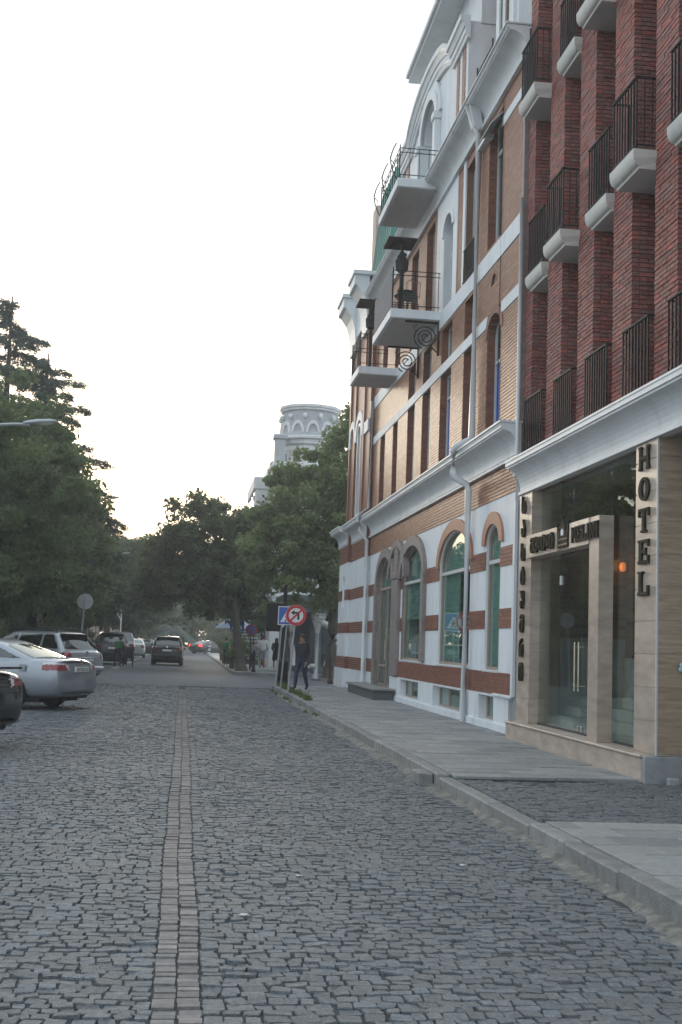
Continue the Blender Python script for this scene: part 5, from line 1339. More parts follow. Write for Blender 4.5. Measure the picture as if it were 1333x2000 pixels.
# far end of the street: a wood read as one mass
C = crown_pts([(-16, 190, 6, 12, 12, 8), (0, 230, 5.5, 14, 10, 6.5), (12, 200, 6, 9, 10, 7), (-7, 165, 7, 5, 10, 7), (8, 160, 6, 4, 10, 6), (-30, 120, 7, 14, 20, 9), (-22, 70, 6, 9, 18, 7), (-1, 142, 2.2, 5.5, 2, 3.4), (-8, 136, 2.5, 5, 6, 3), (7, 160, 2.2, 4, 4, 3.0), (0, 150, 4.5, 6, 3, 3), (-3, 210, 6, 12, 4, 7), (-15, 44, 2.6, 4, 9, 3), (-14, 62, 2.6, 4, 9, 3), (-12.5, 82, 2.6, 3.5, 9, 3)], 1000, .2)
v, f, r_ = leaves(C, RNG.uniform(.9, 2.2, len(C)), 105000, .38); tag(npmesh('far_wood', v, f, LM['b'], r_), 'dark mass of far trees closing the end of the street', 'trees', kind='stuff')
# palm at the end of the street
t = thing('palm_tree', (-1.1, 128, .1), 'grey green palm with arching fronds at the end of the street', 'tree')
b = MB(); b.tube([(-1.1, 128, 0), (-1.1, 128, 2.2)], [.35, .28], 10); b.build('trunk', m_bark, t)
m_palm = leafmat('palm_frond', (.13, .17, .14), (.22, .26, .22), .3)
for k in range(22):
    a = 2 * PI * k / 22 + random.uniform(-.1, .1); el = random.uniform(.1, 1.25); ln = random.uniform(2.2, 3.0)
    v = []; f = []
    pts = []
    for s in np.linspace(0, 1, 12):
        r = ln * s * math.cos(el * (1 - .3 * s)); z = 2.3 + ln * s * math.sin(el) - 1.9 * s * s * ln * .42
        pts.append(Vector((-1.1 + r * math.cos(a), 128 + r * math.sin(a), z)))
    sd = Vector((-math.sin(a), math.cos(a), 0))
    for i in range(11):
        for sg in (-1, 1):
            p = pts[i]; q = pts[i + 1]; wl = .45 * math.sin(PI * (i + 1) / 12.5) + .05; e = p.lerp(q, .5) + sd * sg * wl - Vector((0, 0, wl * .5))
            j = len(v); v += [tuple(p), tuple(p.lerp(q, .6)), tuple(e.lerp(q, .3)), tuple(e)]; f.append((j, j + 1, j + 2, j + 3))
    npmesh('frond', np.array(v), np.array(f), m_palm, np.full(len(v), random.random()), t)

# ================================================================== CARS
def paint(name, col, metal=.55, rough=.32):
    return M(name, col, rough=rough, metal=metal, var=0, coat=.8, spec=.5)
m_tyre = M('tyre_rubber', (.018, .018, .019), rough=.8, var=.1)
m_rim = M('alloy_rim', (.38, .39, .40), rough=.3, metal=.8, var=0)
m_well = M('wheel_well', (.008, .008, .008), rough=.9, var=0)
m_tail = M('tail_lamp_red', (.22, .008, .012), rough=.12, var=.1, coat=1.0)
m_tailw = M('tail_lamp_clear', (.62, .60, .60), rough=.12, var=.1, coat=1.0)
m_brake = M('brake_light_on', (1.0, .05, .03), emit=1.6, var=0)
m_plast = M('black_plastic', (.02, .02, .021), rough=.55, var=0)
g_car = glass('car_glass', (.10, .115, .12), ior=1.75, boost=.05)
m_plate = M('licence_plate', (.72, .72, .70), rough=.4, var=.03)
def eval_mesh(o):
    dg = bpy.context.evaluated_depsgraph_get(); return bpy.data.meshes.new_from_object(o.evaluated_get(dg))
def patch(me, pred, push, name, mat, parent):
    """faces of a surface that satisfy pred, lifted a little along their normals"""
    vs = {}; v = []; f = []
    nv = len(me.vertices)
    for p in me.polygons:
        c = p.center
        if pred(c, p.normal):
            q = []
            for i in p.vertices:
                if i not in vs: vs[i] = len(v); w_ = me.vertices[i]; v.append(w_.co + w_.normal * push)
                q.append(vs[i])
            f.append(tuple(q))
    if not f: return None
    b = MB(); b.add(v, f); o = b.build(name, mat, parent, keep=False, smooth=True); return o
SED = dict(st=[(-2.40, .60, .44, .70, .76), (-2.35, .80, .30, .86, .97), (-2.20, .865, .25, .95, 1.085), (-1.65, .905, .23, .985, 1.115), (-1.0, .91, .21, .985, 1.07), (0, .91, .2, .96, 1.0), (1.0, .91, .2, .93, .97), (1.6, .90, .2, .87, .93), (2.1, .83, .23, .77, .82), (2.34, .68, .3, .62, .68), (2.40, .5, .38, .55, .6)],
           lv=[(.93, -1.98, 1.45, .85), (1.03, -1.88, 1.22, .835), (1.16, -1.50, .86, .79), (1.30, -1.10, .46, .715), (1.40, -.80, .16, .65), (1.445, -.55, -.02, .58), (1.46, -.30, -.20, .40)],
           L=4.8, wb=(-1.27, 1.45), wr=.325, gl=(1.06, 1.385), pil=(-.42, .42))
SUV = dict(st=[(-2.36, .62, .48, .84, .92), (-2.33, .82, .36, .98, 1.08), (-2.22, .90, .31, 1.05, 1.14), (-1.6, .935, .28, 1.07, 1.15), (-.8, .94, .27, 1.06, 1.14), (0, .94, .26, 1.04, 1.11), (1.0, .94, .26, 1.02, 1.08), (1.6, .92, .28, .98, 1.05), (2.1, .85, .32, .88, .95), (2.3, .72, .38, .74, .82), (2.36, .55, .46, .68, .74)],
           lv=[(1.02, -2.27, 1.35, .89), (1.12, -2.23, 1.16, .875), (1.26, -2.13, .92, .84), (1.44, -1.99, .58, .77), (1.58, -1.88, .34, .71), (1.655, -1.78, .18, .64), (1.68, -1.4, -.1, .45)],
           L=4.7, wb=(-1.38, 1.42), wr=.365, gl=(1.17, 1.575), pil=(-1.25, -.28, .55))
def make_car(name, spec, pm, loc, heading, lab, plate=None, style='sedan', rails=False, lights=m_tail, group='cars on the street', detail=True, rim=None, sc=(1, 1, 1), box_rear=False):
    """heading = world direction the nose points to; local +Y is forward"""
    rz = math.atan2(heading[1], heading[0]) - PI / 2
    t = thing(name, loc, lab, 'car', group, rz); t.scale = sc
    # body
    vs = []; fs = []; st = spec['st']
    for (y, hw, zb, zs, zt) in st:
        half = [(0, zb), (hw * .80, zb), (hw * .965, zb + .09), (hw, zb + (zs - zb) * .45), (hw * .985, zs - .05), (hw * .90, zs + (zt - zs) * .62), (hw * .6, zt), (0, zt + .012)]
        ring = half + [(-x, z) for (x, z) in half[-2:0:-1]]
        vs += [(x, y, z) for x, z in ring]; n = len(ring)
    for i in range(len(st) - 1):
        for j in range(n): fs.append((i * n + j, (i + 1) * n + j, (i + 1) * n + (j + 1) % n, i * n + (j + 1) % n))
    for base in (0, (len(st) - 1) * n):      # end caps as quads between the two halves
        for j in range(n // 2):
            a, b_ = base + j, base + j + 1; c_, d = base + (n - j - 1) % n, base + (n - j) % n
            q = []; [q.append(k) for k in (a, b_, c_, d) if k not in q]
            if len(q) > 2: fs.append(tuple(q[::-1]) if base == 0 else tuple(q))
    me = bpy.data.meshes.new('tmp'); me.from_pydata(vs, [], fs); me.update()
    import bmesh as bm_
    bm = bm_.new(); bm.from_mesh(me); bm_.ops.recalc_face_normals(bm, faces=bm.faces); bm.to_mesh(me); bm.free()
    o = bpy.data.objects.new('tmp', me); COL.objects.link(o)
    md = o.modifiers.new('s', 'SUBSURF'); md.levels = md.render_levels = 3
    full = eval_mesh(o)
    cuts = []
    for yw in spec['wb']:
        cb = MB(); cb.lathe([(spec['wr'] + .055, -.25), (spec['wr'] + .055, .25)], (0, 0, 0), 28, 'x')
        for sx in (-1, 1):
            cm = bpy.data.meshes.new('cut'); cm.from_pydata([(x + sx * (.94), y + yw, z + spec['wr'] + .01) for x, y, z in cb.v], [], cb.f)
            bm = bm_.new(); bm.from_mesh(cm); bm_.ops.recalc_face_normals(bm, faces=bm.faces); bm.to_mesh(cm); bm.free()
            co = bpy.data.objects.new('cut', cm); COL.objects.link(co); cuts.append(co)
            bo = o.modifiers.new('b', 'BOOLEAN'); bo.operation = 'DIFFERENCE'; bo.object = co; bo.solver = 'EXACT'
    body = eval_mesh(o)
    for q in cuts: bpy.data.objects.remove(q)
    bpy.data.objects.remove(o)
    body.materials.clear(); body.materials.append(pm)
    body.polygons.foreach_set('use_smooth', [True] * len(body.polygons))
    bo = bpy.data.objects.new('body', body); link(bo, t, keep=False)
    # greenhouse
    lv = spec['lv']; NR, NS = 8, 14; grid = []
    for (z, yr, yf, hw) in lv:
        ring = []; rc = min(.12, hw * .3)
        for k in range(NR + 1): u = -1 + 2 * k / NR; ring.append((u * (hw - rc * .6), yr + .055 * abs(u) ** 2.5 * 1.6, z))                      # rear, left to right
        for k in range(1, NS): s = k / NS; ring.append((hw - .02 * abs(2 * s - 1) ** 3 + .012 * math.sin(PI * s), yr + .10 + (yf - yr - .22) * s, z))   # right side
        for k in range(NR + 1): u = 1 - 2 * k / NR; ring.append((u * (hw - rc * .6), yf - .10 * u * u, z))
        for k in range(1, NS): s = 1 - k / NS; ring.append((-(hw - .02 * abs(2 * s - 1) ** 3 + .012 * math.sin(PI * s)), yr + .10 + (yf - yr - .22) * s, z))
        grid.append(ring)
    n = len(grid[0]); vs = [p for r in grid for p in r]; fs = []
    for i in range(len(grid) - 1):
        for j in range(n): fs.append((i * n + j, i * n + (j + 1) % n, (i + 1) * n + (j + 1) % n, (i + 1) * n + j))
    top = (len(grid) - 1) * n; z, yr, yf, hw = lv[-1]
    for k in range(NR): 
        a, b_ = top + k, top + k + 1; f0 = top + NR + NS - 1 + 1 + (NR - k) - 0
        fs.append((a, b_, top + NR + NS + (NR - k - 1), top + NR + NS + (NR - k)))
    fs.append(tuple([top + NR + k for k in range(0, NS + 1)])); fs.append(tuple([top + (2 * NR + NS + k) % n for k in range(0, NS + 1)]))
    cm = bpy.data.meshes.new('tmp'); cm.from_pydata(vs, [], fs); bm = bm_.new(); bm.from_mesh(cm); bm_.ops.recalc_face_normals(bm, faces=bm.faces); bm.to_mesh(cm); bm.free()
    co = bpy.data.objects.new('tmp', cm); COL.objects.link(co); md = co.modifiers.new('s', 'SUBSURF'); md.levels = md.render_levels = 2
    cab = eval_mesh(co); bpy.data.objects.remove(co); cab.materials.clear(); cab.materials.append(pm); cab.polygons.foreach_set('use_smooth', [True] * len(cab.polygons))
    ro = bpy.data.objects.new('roof', cab); link(ro, t, keep=False)
    z0, z1 = spec['gl']
    def slant_y(z, k):   # rear / front edge of the side at height z
        for (za, *a), (zb, *b2) in zip(lv[:-1], lv[1:]):
            if za <= z <= zb: s = (z - za) / (zb - za); return a[k] * (1 - s) + b2[k] * s
        return lv[-1][1 + k]
    sd = style == 'sedan'
    patch(cab, lambda c, nn: z0 - .02 < c.z < z1 + .01 and nn.y < -.3 and abs(c.x) < lv[2][3] * .93 and c.y < slant_y(c.z, 0) + .09, .006, 'rear_window', g_car, t)
    patch(cab, lambda c, nn: z0 < c.z < z1 and nn.y > .3 and c.y > slant_y(c.z, 1) - .16, .006, 'windscreen', g_car, t)
    for sx in (-1, 1):
        edges = [-9] + list(spec['pil']) + [9]
        for a, b_ in zip(edges[:-1], edges[1:]):
            patch(cab, lambda c, nn: z0 < c.z < z1 - .02 and nn.x * sx > .55 and slant_y(c.z, 0) + (.34 if sd else .26) < c.y < slant_y(c.z, 1) - .24 and a + .05 < c.y < b_ - .05, .006, 'side_window', g_car, t)
    # wheels
    wrr = spec['wr']
    for yw in spec['wb']:
        for sx in (-1, 1):
            w_ = MB(); w_.lathe([(wrr * .62, -.10), (wrr * .93, -.105), (wrr, -.07), (wrr, .07), (wrr * .93, .105), (wrr * .62, .10)], (sx * .80, yw, wrr), 24, 'x'); wo_ = w_.build('wheel', m_tyre, t, keep=False, smooth=True)
            q = MB(); q.lathe([(wrr * .63, -.085), (wrr * .60, -.06), (.06, -.075), (.05, -.09)] if sx < 0 else [(.05, .09), (.06, .075), (wrr * .60, .06), (wrr * .63, .085)], (sx * .80, yw, wrr), 20, 'x')
            for k in range(5):
                a = 2 * PI * k / 5; q.tube([(sx * .885, yw + .05 * math.cos(a), wrr + .05 * math.sin(a)), (sx * .875, yw + wrr * .6 * math.cos(a), wrr + wrr * .6 * math.sin(a))], .028, 5)
            q.build('rim', rim or m_rim, wo_, keep=False)
        q = MB(); q.box(-.70, .70, yw - wrr - .03, yw + wrr + .03, .16, .62); q.build('wheel_well', m_well, t, keep=False)
    q = MB(); q.box(-.78, .78, -1.9, 2.0, .17, .26); q.build('underbody', m_well, t, keep=False)
    if not detail: 
        for sx in (-1, 1): patch(full, lambda c, nn: c.y < -2.1 and .55 < c.x * sx and .78 < c.z < 1.02, .008, 'tail_light', lights, t)
        return t
    # rear details
    if sd:
        for sx in (-1, 1):
            patch(full, lambda c, nn: c.y < -1.98 and .50 < c.x * sx and .845 < c.z < .955, .008, 'tail_light', lights, t)
            patch(full, lambda c, nn: c.y < -1.98 and .50 < c.x * sx and .955 <= c.z < 1.0, .009, 'tail_light_top', m_tailw, t)
            patch(full, lambda c, nn: c.y < -2.1 and .44 < c.x * sx < .52 and .845 < c.z < .955, .010, 'reversing_light', m_tailw, t)
            patch(full, lambda c, nn: abs(c.y + .55) < .012 and c.x * sx > .7 and .3 < c.z < .95, .002, 'door_gap', m_plast, t)
            q = MB(); q.bbox(sx * .905 - .02, sx * .905 + .02, -.48, -.26, .905, .935, .008); q.build('door_handle', pm, t, keep=False)
        q = MB(); q.bbox(-.17, .17, -2.40, -2.37, 1.0, 1.0 + .0 + .018, .004); 
        q.build('boot_trim', m_plast, t, keep=False)
        q = MB(); q.lathe([(.05, 0), (.05, .012)], (0, -2.395, 1.025), 14, 'y'); q.build('badge', m_chrome, t, keep=False)
        q = MB(); q.bbox(-.72, .72, -2.345, -2.20, 1.085, 1.115, .012); q.build('boot_lip', pm, t, keep=False)
        q = MB(); q.box(-.62, .62, -2.425, -2.30, .36, .372); q.build('bumper_seam', m_plast, t, keep=False)
        q = MB(); q.bbox(-.50, .50, -2.31, -2.05, .25, .34, .03); q.build('bumper_valance', m_plast, t, keep=False)
        if name == 'saloon_car': q = MB(); q.bbox(-.915, -.905, -1.62, -1.46, .80, .95, .004); q.build('fuel_flap', pm, t, keep=False)
        py, pz = -2.425, .865
    else:
        for sx in (-1, 1):
            patch(full, lambda c, nn: c.y < -2.12 and .66 < c.x * sx and .86 < c.z < 1.06, .008, 'tail_light', lights, t)
            q = MB(); q.bbox(sx * .945 - .02, sx * .945 + .02, -.95, -.72, .99, 1.02, .008); q.build('door_handle', pm, t, keep=False)
        q = MB(); q.bbox(-.66, .66, -2.05, -1.80, 1.575, 1.62, .02); q.build('rear_spoiler', m_plast if rails else pm, t, keep=False)
        q = MB(); q.bbox(-.80, .80, -2.43, -2.25, .50, .66, .05); q.build('rear_bumper', pm if rails else m_plast, t, keep=False)
        q = MB(); q.bbox(-.62, .62, -2.34, -2.0, .34, .50, .04); q.build('bumper_valance', m_plast, t, keep=False)
        q = MB(); q.lathe([(.06, 0), (.06, .02)], (0, -2.375, 1.05), 14, 'y'); q.build('badge', m_chrome, t, keep=False)
        if rails:
            for sx in (-1, 1): q = MB(); q.tube([(sx * .60, -1.65, 1.66), (sx * .60, -1.5, 1.73), (sx * .60, -.2, 1.74), (sx * .60, .1, 1.66)], .022, 6); q.build('roof_rail', m_plast, t, keep=False)
        py, pz = -2.40, .86
    for sx in (-1, 1): q = MB(); q.sphere((sx * 1.0, .62 if sd else .75, 1.02 if sd else 1.16), .1, 10, 8, (1.0, .5, .7)); q.build('wing_mirror', pm, t, keep=False, smooth=True)
    if plate:
        q = MB(); q.bbox(-.26, .26, py - .012, py + .03, pz - .055, pz + .055, .004); po = q.build('licence_plate', m_plate, t, keep=False)
        if plate != ' ':
            mt = mesh_from_text(plate, 1.0, 0.004, .0); v = np.empty(len(mt.vertices) * 3, np.float32); mt.vertices.foreach_get('co', v); v = v.reshape(-1, 3); mn, mx = v.min(0), v.max(0)
            qv = (v - (mn + mx) / 2) * np.array([.44 / (mx[0] - mn[0]), .075 / (mx[1] - mn[1]), 0])
            mt.vertices.foreach_set('co', np.stack([qv[:, 0], np.full(len(qv), py - .014), pz + qv[:, 1]], 1).astype(np.float32).ravel()); mt.materials.clear(); mt.materials.append(m_sblk)
            pl = bpy.data.objects.new('plate_number', mt); link(pl, po, keep=False)
    return t
p_silver = paint('silver_paint', (.32, .345, .38), .65, .34); p_silver2 = paint('champagne_silver_paint', (.34, .36, .37), .6, .35)
p_black = paint('black_paint', (.006, .006, .007), .0, .18); p_dark = paint('graphite_paint', (.022, .024, .027), .2, .28); p_white = paint('white_car_paint', (.62, .63, .63), .0, .35); p_grey = paint('grey_paint', (.30, .33, .35), .4, .35)
def at_rear(rear, heading, L):
    h = Vector((heading[0], heading[1], 0)).normalized(); return (rear[0] + h.x * L / 2, rear[1] + h.y * L / 2, 0)
h1 = (-.90, .43); make_car('saloon_car', SED, p_silver, at_rear((-2.16, 26.3), h1, 4.8), h1, 'silver saloon car parked nose in with its rear towards the street', plate='EXO-022-LE')
h2 = (-.80, .60); make_car('estate_car', SUV, p_silver2, at_rear((-2.95, 37.6), h2, 4.7), h2, 'grey silver four wheel drive estate with roof rails behind the silver saloon', style='suv', rails=True, plate=' ')
h3 = (-.86, .51); make_car('saloon_car', SED, p_black, at_rear((-2.58, 17.0), h3, 4.8), h3, 'black car cut off by the left edge showing only its tail corner', plate=None)
h4 = (.01, 1); make_car('offroad_car', SUV, p_black, at_rear((-1.0, 70.4), h4, 4.7), h4, 'black off-road car driving away in the middle of the street', style='suv', plate=' ', sc=(1, 1, 1.02))
h5 = (-.12, 1); make_car('offroad_car', SUV, p_dark, at_rear((-3.95, 68.2), h5, 4.7), h5, 'dark parked off-road car nearest in the kerbside row', style='suv', plate=' ', sc=(.98, 1, 1.08))
make_car('offroad_car', SUV, p_grey, at_rear((-4.05, 79), (-.05, 1), 4.7), (-.05, 1), 'pale grey tall parked car behind the dark parked off-road car', style='suv', detail=False, sc=(.95, 1, 1.12))
make_car('saloon_car', SED, p_white, at_rear((-3.85, 93), (-.03, 1), 4.8), (-.03, 1), 'small white parked car beyond the pale grey parked car', detail=False)
make_car('saloon_car', SED, p_dark, at_rear((-3.4, 106), (-.03, 1), 4.8), (-.03, 1), 'dark car with pale roof glare parked furthest in the row', detail=False)
fc = make_car('saloon_car', SED, p_black, at_rear((1.0, 132), (.6, .8), 4.8), (.6, .8), 'far dark car turning right with its red tail light on', detail=False, lights=m_brake)

# ================================================================== PEOPLE
m_skin = M('skin', (.42, .26, .19), rough=.55, var=.04)
m_hair = M('dark_hair', (.018, .014, .012), rough=.6, var=.2, scale=60)
def cloth(name, col): return M(name, col, rough=.85, var=.15, scale=12, bump=.3, bscale=35)
def person(loc, rz, pose, cols, lab, H=1.72, hair=True, group=None, long_hair=False, hat=None, extra=None):
    """pose: joints in units of height, x right, y forward; cols: material for torso, arm, forearm, leg, shin, foot"""
    t = thing('person', loc, lab, 'person', group, rz)
    J = dict(pel=(0, 0, .53), spi=(0, 0, .62), che=(0, .005, .74), nec=(0, .0, .825), chin=(0, .012, .868), head=(0, .015, .925), crown=(0, .008, .972),
             shR=(.105, 0, .80), elR=(.135, -.02, .635), wrR=(.14, .03, .49), paR=(.138, .045, .455), hiR=(.055, 0, .51), knR=(.06, .02, .285), anR=(.06, -.01, .045), toR=(.07, .085, .018))
    for k in list(J):
        if k.endswith('R'): J[k[:-1] + 'L'] = (-J[k][0],) + J[k][1:]
    J.update(pose)
    RD = dict(pel=(.088, .066), spi=(.090, .068), che=(.098, .074), nec=(.034, .034), chin=(.036, .042), head=(.047, .058), crown=(.036, .044), sh=(.050, .048), el=(.032, .032), wr=(.018, .020), pa=(.022, .014), hi=(.062, .064), kn=(.042, .043), an=(.028, .030), to=(.024, .017))
    E = [('pel', 'spi', 'T'), ('spi', 'che', 'T'), ('che', 'nec', 'N'), ('nec', 'chin', 'S'), ('chin', 'head', 'S'), ('head', 'crown', 'S')]
    for s in 'RL': E += [('che', 'sh' + s, 'T'), ('sh' + s, 'el' + s, 'A'), ('el' + s, 'wr' + s, 'F'), ('wr' + s, 'pa' + s, 'S'), ('pel', 'hi' + s, 'P'), ('hi' + s, 'kn' + s, 'P'), ('kn' + s, 'an' + s, 'C'), ('an' + s, 'to' + s, 'B')]
    names = list(J); V = [Vector(J[k]) * H for k in names]; rad = [RD.get(k, RD.get(k[:-1])) for k in names]
    ed = [(names.index(a), names.index(b_)) for a, b_, _ in E]; kinds = [k for *_, k in E]
    for s, sg in (('R', 1), ('L', -1)):     # five fingers
        pa = Vector(J['pa' + s]); wr = Vector(J['wr' + s]); d = (pa - wr).normalized(); sd = Vector((0, 1, 0)) - d * d.y; sd.normalize()
        for k, (off, ln) in enumerate(((.016, .042), (.006, .05), (-.005, .047), (-.015, .038))):
            p1 = pa + sd * off + d * .012; p2 = p1 + d * ln * .55 + Vector((-sg * .004, 0, 0)); p3 = p2 + d * ln * .45 + Vector((-sg * .012, 0, 0))
            i = len(V); V += [p1 * H, p2 * H, p3 * H]; rad += [(.0055, .0055)] * 3; ed += [(names.index('pa' + s), i), (i, i + 1), (i + 1, i + 2)]; kinds += ['S'] * 3
        p1 = wr * .4 + pa * .6 + sd * .022; p2 = p1 + sd * .012 + d * .022; i = len(V); V += [p1 * H, p2 * H]; rad += [(.0065, .0065)] * 2; ed += [(names.index('pa' + s), i), (i, i + 1)]; kinds += ['S'] * 2
    me = bpy.data.meshes.new('tmp'); me.from_pydata(V, ed, []); o = bpy.data.objects.new('tmp', me); COL.objects.link(o)
    o.modifiers.new('k', 'SKIN'); ss = o.modifiers.new('s', 'SUBSURF'); ss.levels = ss.render_levels = 2
    for i, sv in enumerate(me.skin_vertices[0].data): sv.radius = (rad[i][0] * H, rad[i][1] * H); sv.use_root = (i == 0)
    bm = eval_mesh(o); bpy.data.objects.remove(o)
    key = ['T', 'A', 'F', 'P', 'C', 'B', 'S', 'N']; bm.materials.clear()
    for k in key: bm.materials.append(cols.get(k, m_skin if k in 'SN' else cols['T']))
    A = np.array([list(V[a]) for a, _ in ed]); B = np.array([list(V[b_]) for _, b_ in ed]); AB = B - A
    c = np.array([list(p.center) for p in bm.polygons])
    tt = np.clip(((c[:, None] - A[None]) * AB[None]).sum(2) / np.maximum((AB ** 2).sum(1), 1e-9)[None], 0, 1); dd = np.linalg.norm(c[:, None] - (A[None] + tt[..., None] * AB[None]), axis=2)
    r0 = np.array([rad[a][0] for a, _ in ed]) * H
    near = (dd - r0[None] * .5).argmin(1)
    mi = [key.index(kinds[k]) for k in near]
    for q in range(len(mi)):
        if kinds[near[q]] == 'N': mi[q] = key.index('T') if c[q][2] < J['nec'][2] * H - .01 else key.index('S')
    bm.polygons.foreach_set('material_index', mi); bm.polygons.foreach_set('use_smooth', [True] * len(bm.polygons)); bm.update()
    link(bpy.data.objects.new('body', bm), t, keep=False)
    hd = Vector(J['head']) * H
    if hair:
        b = MB(); b.sphere((hd.x, hd.y - .018 * H, hd.z + .018 * H), .060 * H, 14, 10, (.92, 1.05, 1.0))
        if long_hair: b.sphere((hd.x, hd.y - .05 * H, hd.z - .05 * H), .055 * H, 12, 8, (1.0, .6, 1.7))
        b.build('hair', m_hair, t, keep=False, smooth=True)
    b = MB(); b.sphere((hd.x, hd.y + .062 * H, hd.z - .014 * H), .011 * H, 8, 6, (.8, 1.2, 1.5)); b.build('nose', m_skin, t, keep=False, smooth=True)
    for sx in (-1, 1):
        b = MB(); b.sphere((hd.x + sx * .020 * H, hd.y + .052 * H, hd.z + .001 * H), .0075 * H, 8, 6, (1.3, .7, .8)); b.build('eye', m_hair, t, keep=False, smooth=True)
        b = MB(); b.sphere((hd.x + sx * .050 * H, hd.y - .004 * H, hd.z - .008 * H), .014 * H, 8, 6, (.4, .8, 1.4)); b.build('ear', m_skin, t, keep=False, smooth=True)
    b = MB(); b.sphere((hd.x, hd.y + .053 * H, hd.z - .036 * H), .012 * H, 8, 5, (1.4, .5, .35)); b.build('mouth', M('lips', (.32, .14, .11), var=0), t, keep=False, smooth=True)
    if hat: b = MB(); b.lathe([(.085 * H, 0), (.06 * H, .012 * H), (.056 * H, .05 * H), (.03 * H, .062 * H)], (hd.x, hd.y, hd.z + .012 * H), 14); b.build('hat', hat, t, keep=False, smooth=True)
    if extra: extra(t, H)
    return t
def skirt(mat, z0, z1, r0, r1, nm='dress'):
    def f(t, H):
        b = MB(); n = 18; vs = []; fs = []
        for i in range(6):
            s = i / 5; z = (z1 + (z0 - z1) * s) * H; r = (r1 + (r0 - r1) * s) * H
            for k in range(n): a = 2 * PI * k / n; q = 1 + .06 * s * math.sin(5 * a); vs.append((r * q * math.cos(a), r * q * .75 * math.sin(a), z))
        for i in range(5):
            for k in range(n): fs.append((i * n + k, i * n + (k + 1) % n, (i + 1) * n + (k + 1) % n, (i + 1) * n + k))
        b.add(vs, fs); b.build(nm, mat, t, keep=False, smooth=True)
    return f
navy = cloth('dark_shirt', (.018, .020, .030)); jeans = cloth('blue_jeans', (.022, .035, .070)); shoe = M('dark_shoe', (.015, .014, .014), rough=.5, var=0)
walk = dict(hiR=(.055, .01, .51), knR=(.06, .075, .29), anR=(.06, .105, .045), toR=(.065, .19, .022), hiL=(-.055, -.01, .51), knL=(-.06, -.015, .28), anL=(-.062, -.115, .065), toL=(-.07, -.035, .02),
            elR=(.135, -.05, .635), wrR=(.145, -.05, .49), paR=(.145, -.045, .455), elL=(-.135, .0, .635), wrL=(-.14, .07, .50), paL=(-.138, .085, .465))
stand = {}
person((3.60, 37.2, .152), 2.5, dict(walk, head=(-.012, .032, .918), chin=(-.008, .032, .862), crown=(-.010, .018, .968), che=(0, .015, .735)), dict(T=navy, A=navy, F=navy, P=jeans, C=jeans, B=shoe), 'man in dark shirt and blue jeans walking on the pavement by the signs', 1.74)
tee = cloth('white_tee', (.74, .73, .76)); shorts = cloth('grey_shorts', (.30, .32, .33))
person((4.22, 66, .148), .1, dict(elR=(.16, -.02, .65), elL=(-.16, -.02, .65), wrR=(.14, .06, .55), wrL=(-.14, .06, .55), paR=(.13, .08, .53), paL=(-.13, .08, .53), anR=(.06, -.06, .05), toR=(.065, .02, .02)), dict(T=tee, A=tee, F=m_skin, P=shorts, C=m_skin, B=shoe), 'man seen from behind in white t-shirt and grey shorts', 1.80)
blk = cloth('black_top', (.012, .016, .015))
person((4.78, 63.6, .148), -.1, dict(elR=(.13, .03, .64), wrR=(.10, .12, .60), elL=(-.13, .03, .64), wrL=(-.1, .12, .6), paR=(.09, .15, .6), paL=(-.09, .15, .6), knL=(-.055, -.03, .285), anL=(-.055, -.10, .07), toL=(-.06, -.02, .03)), dict(T=blk, A=blk, F=blk, P=blk, C=m_skin, B=m_swhite), 'woman seen from behind in a long black top with bare legs', 1.66, long_hair=True, extra=skirt(blk, .30, .62, .125, .095))
lil = cloth('lilac_top', (.32, .27, .36))
person((3.62, 64.6, .148), .3, {}, dict(T=lil, A=lil, F=m_skin, P=blk, C=blk, B=shoe), 'shorter person in lilac top and yellow hat beside the white t-shirt man', 1.42, hat=M('straw_hat', (.50, .38, .12), rough=.8, var=.1), extra=skirt(blk, .27, .56, .13, .09, 'skirt'))
red = cloth('red_top', (.30, .03, .045)); grn = cloth('green_apron', (.03, .16, .08))
person((2.75, 67.5, .148), 2.6, dict(elR=(.15, .08, .66), wrR=(.1, .17, .62), paR=(.09, .2, .62)), dict(T=red, A=red, F=m_skin, P=blk, C=blk, B=m_swhite), 'person in a red top standing under the pale blue parasol', 1.62)
person((2.35, 69.0, .148), -.8, {}, dict(T=grn, A=grn, F=m_skin, P=blk, C=blk, B=m_swhite), 'person in green at the kerb side of the pale blue parasol', 1.60)
vest = cloth('green_vest', (.035, .17, .035))
person((-3.42, 63.6, .0), -.35, dict(che=(0, .10, .72), spi=(0, .04, .63), nec=(0, .16, .79), chin=(0, .19, .825), head=(0, .21, .88), crown=(0, .21, .93), shR=(.105, .10, .775), shL=(-.105, .10, .775), elR=(.13, .20, .64), elL=(-.13, .2, .64), wrR=(.11, .32, .60), wrL=(-.11, .32, .60), paR=(.1, .35, .59), paL=(-.1, .35, .59), anR=(.11, -.04, .045), anL=(-.11, .05, .045), toR=(.12, .05, .018), toL=(-.12, .14, .018), knR=(.09, .01, .285), knL=(-.09, .03, .285)), dict(T=vest, A=vest, F=navy, P=navy, C=navy, B=shoe), 'worker in a green vest bending at the tail of the parked cars', 1.66)
b = None
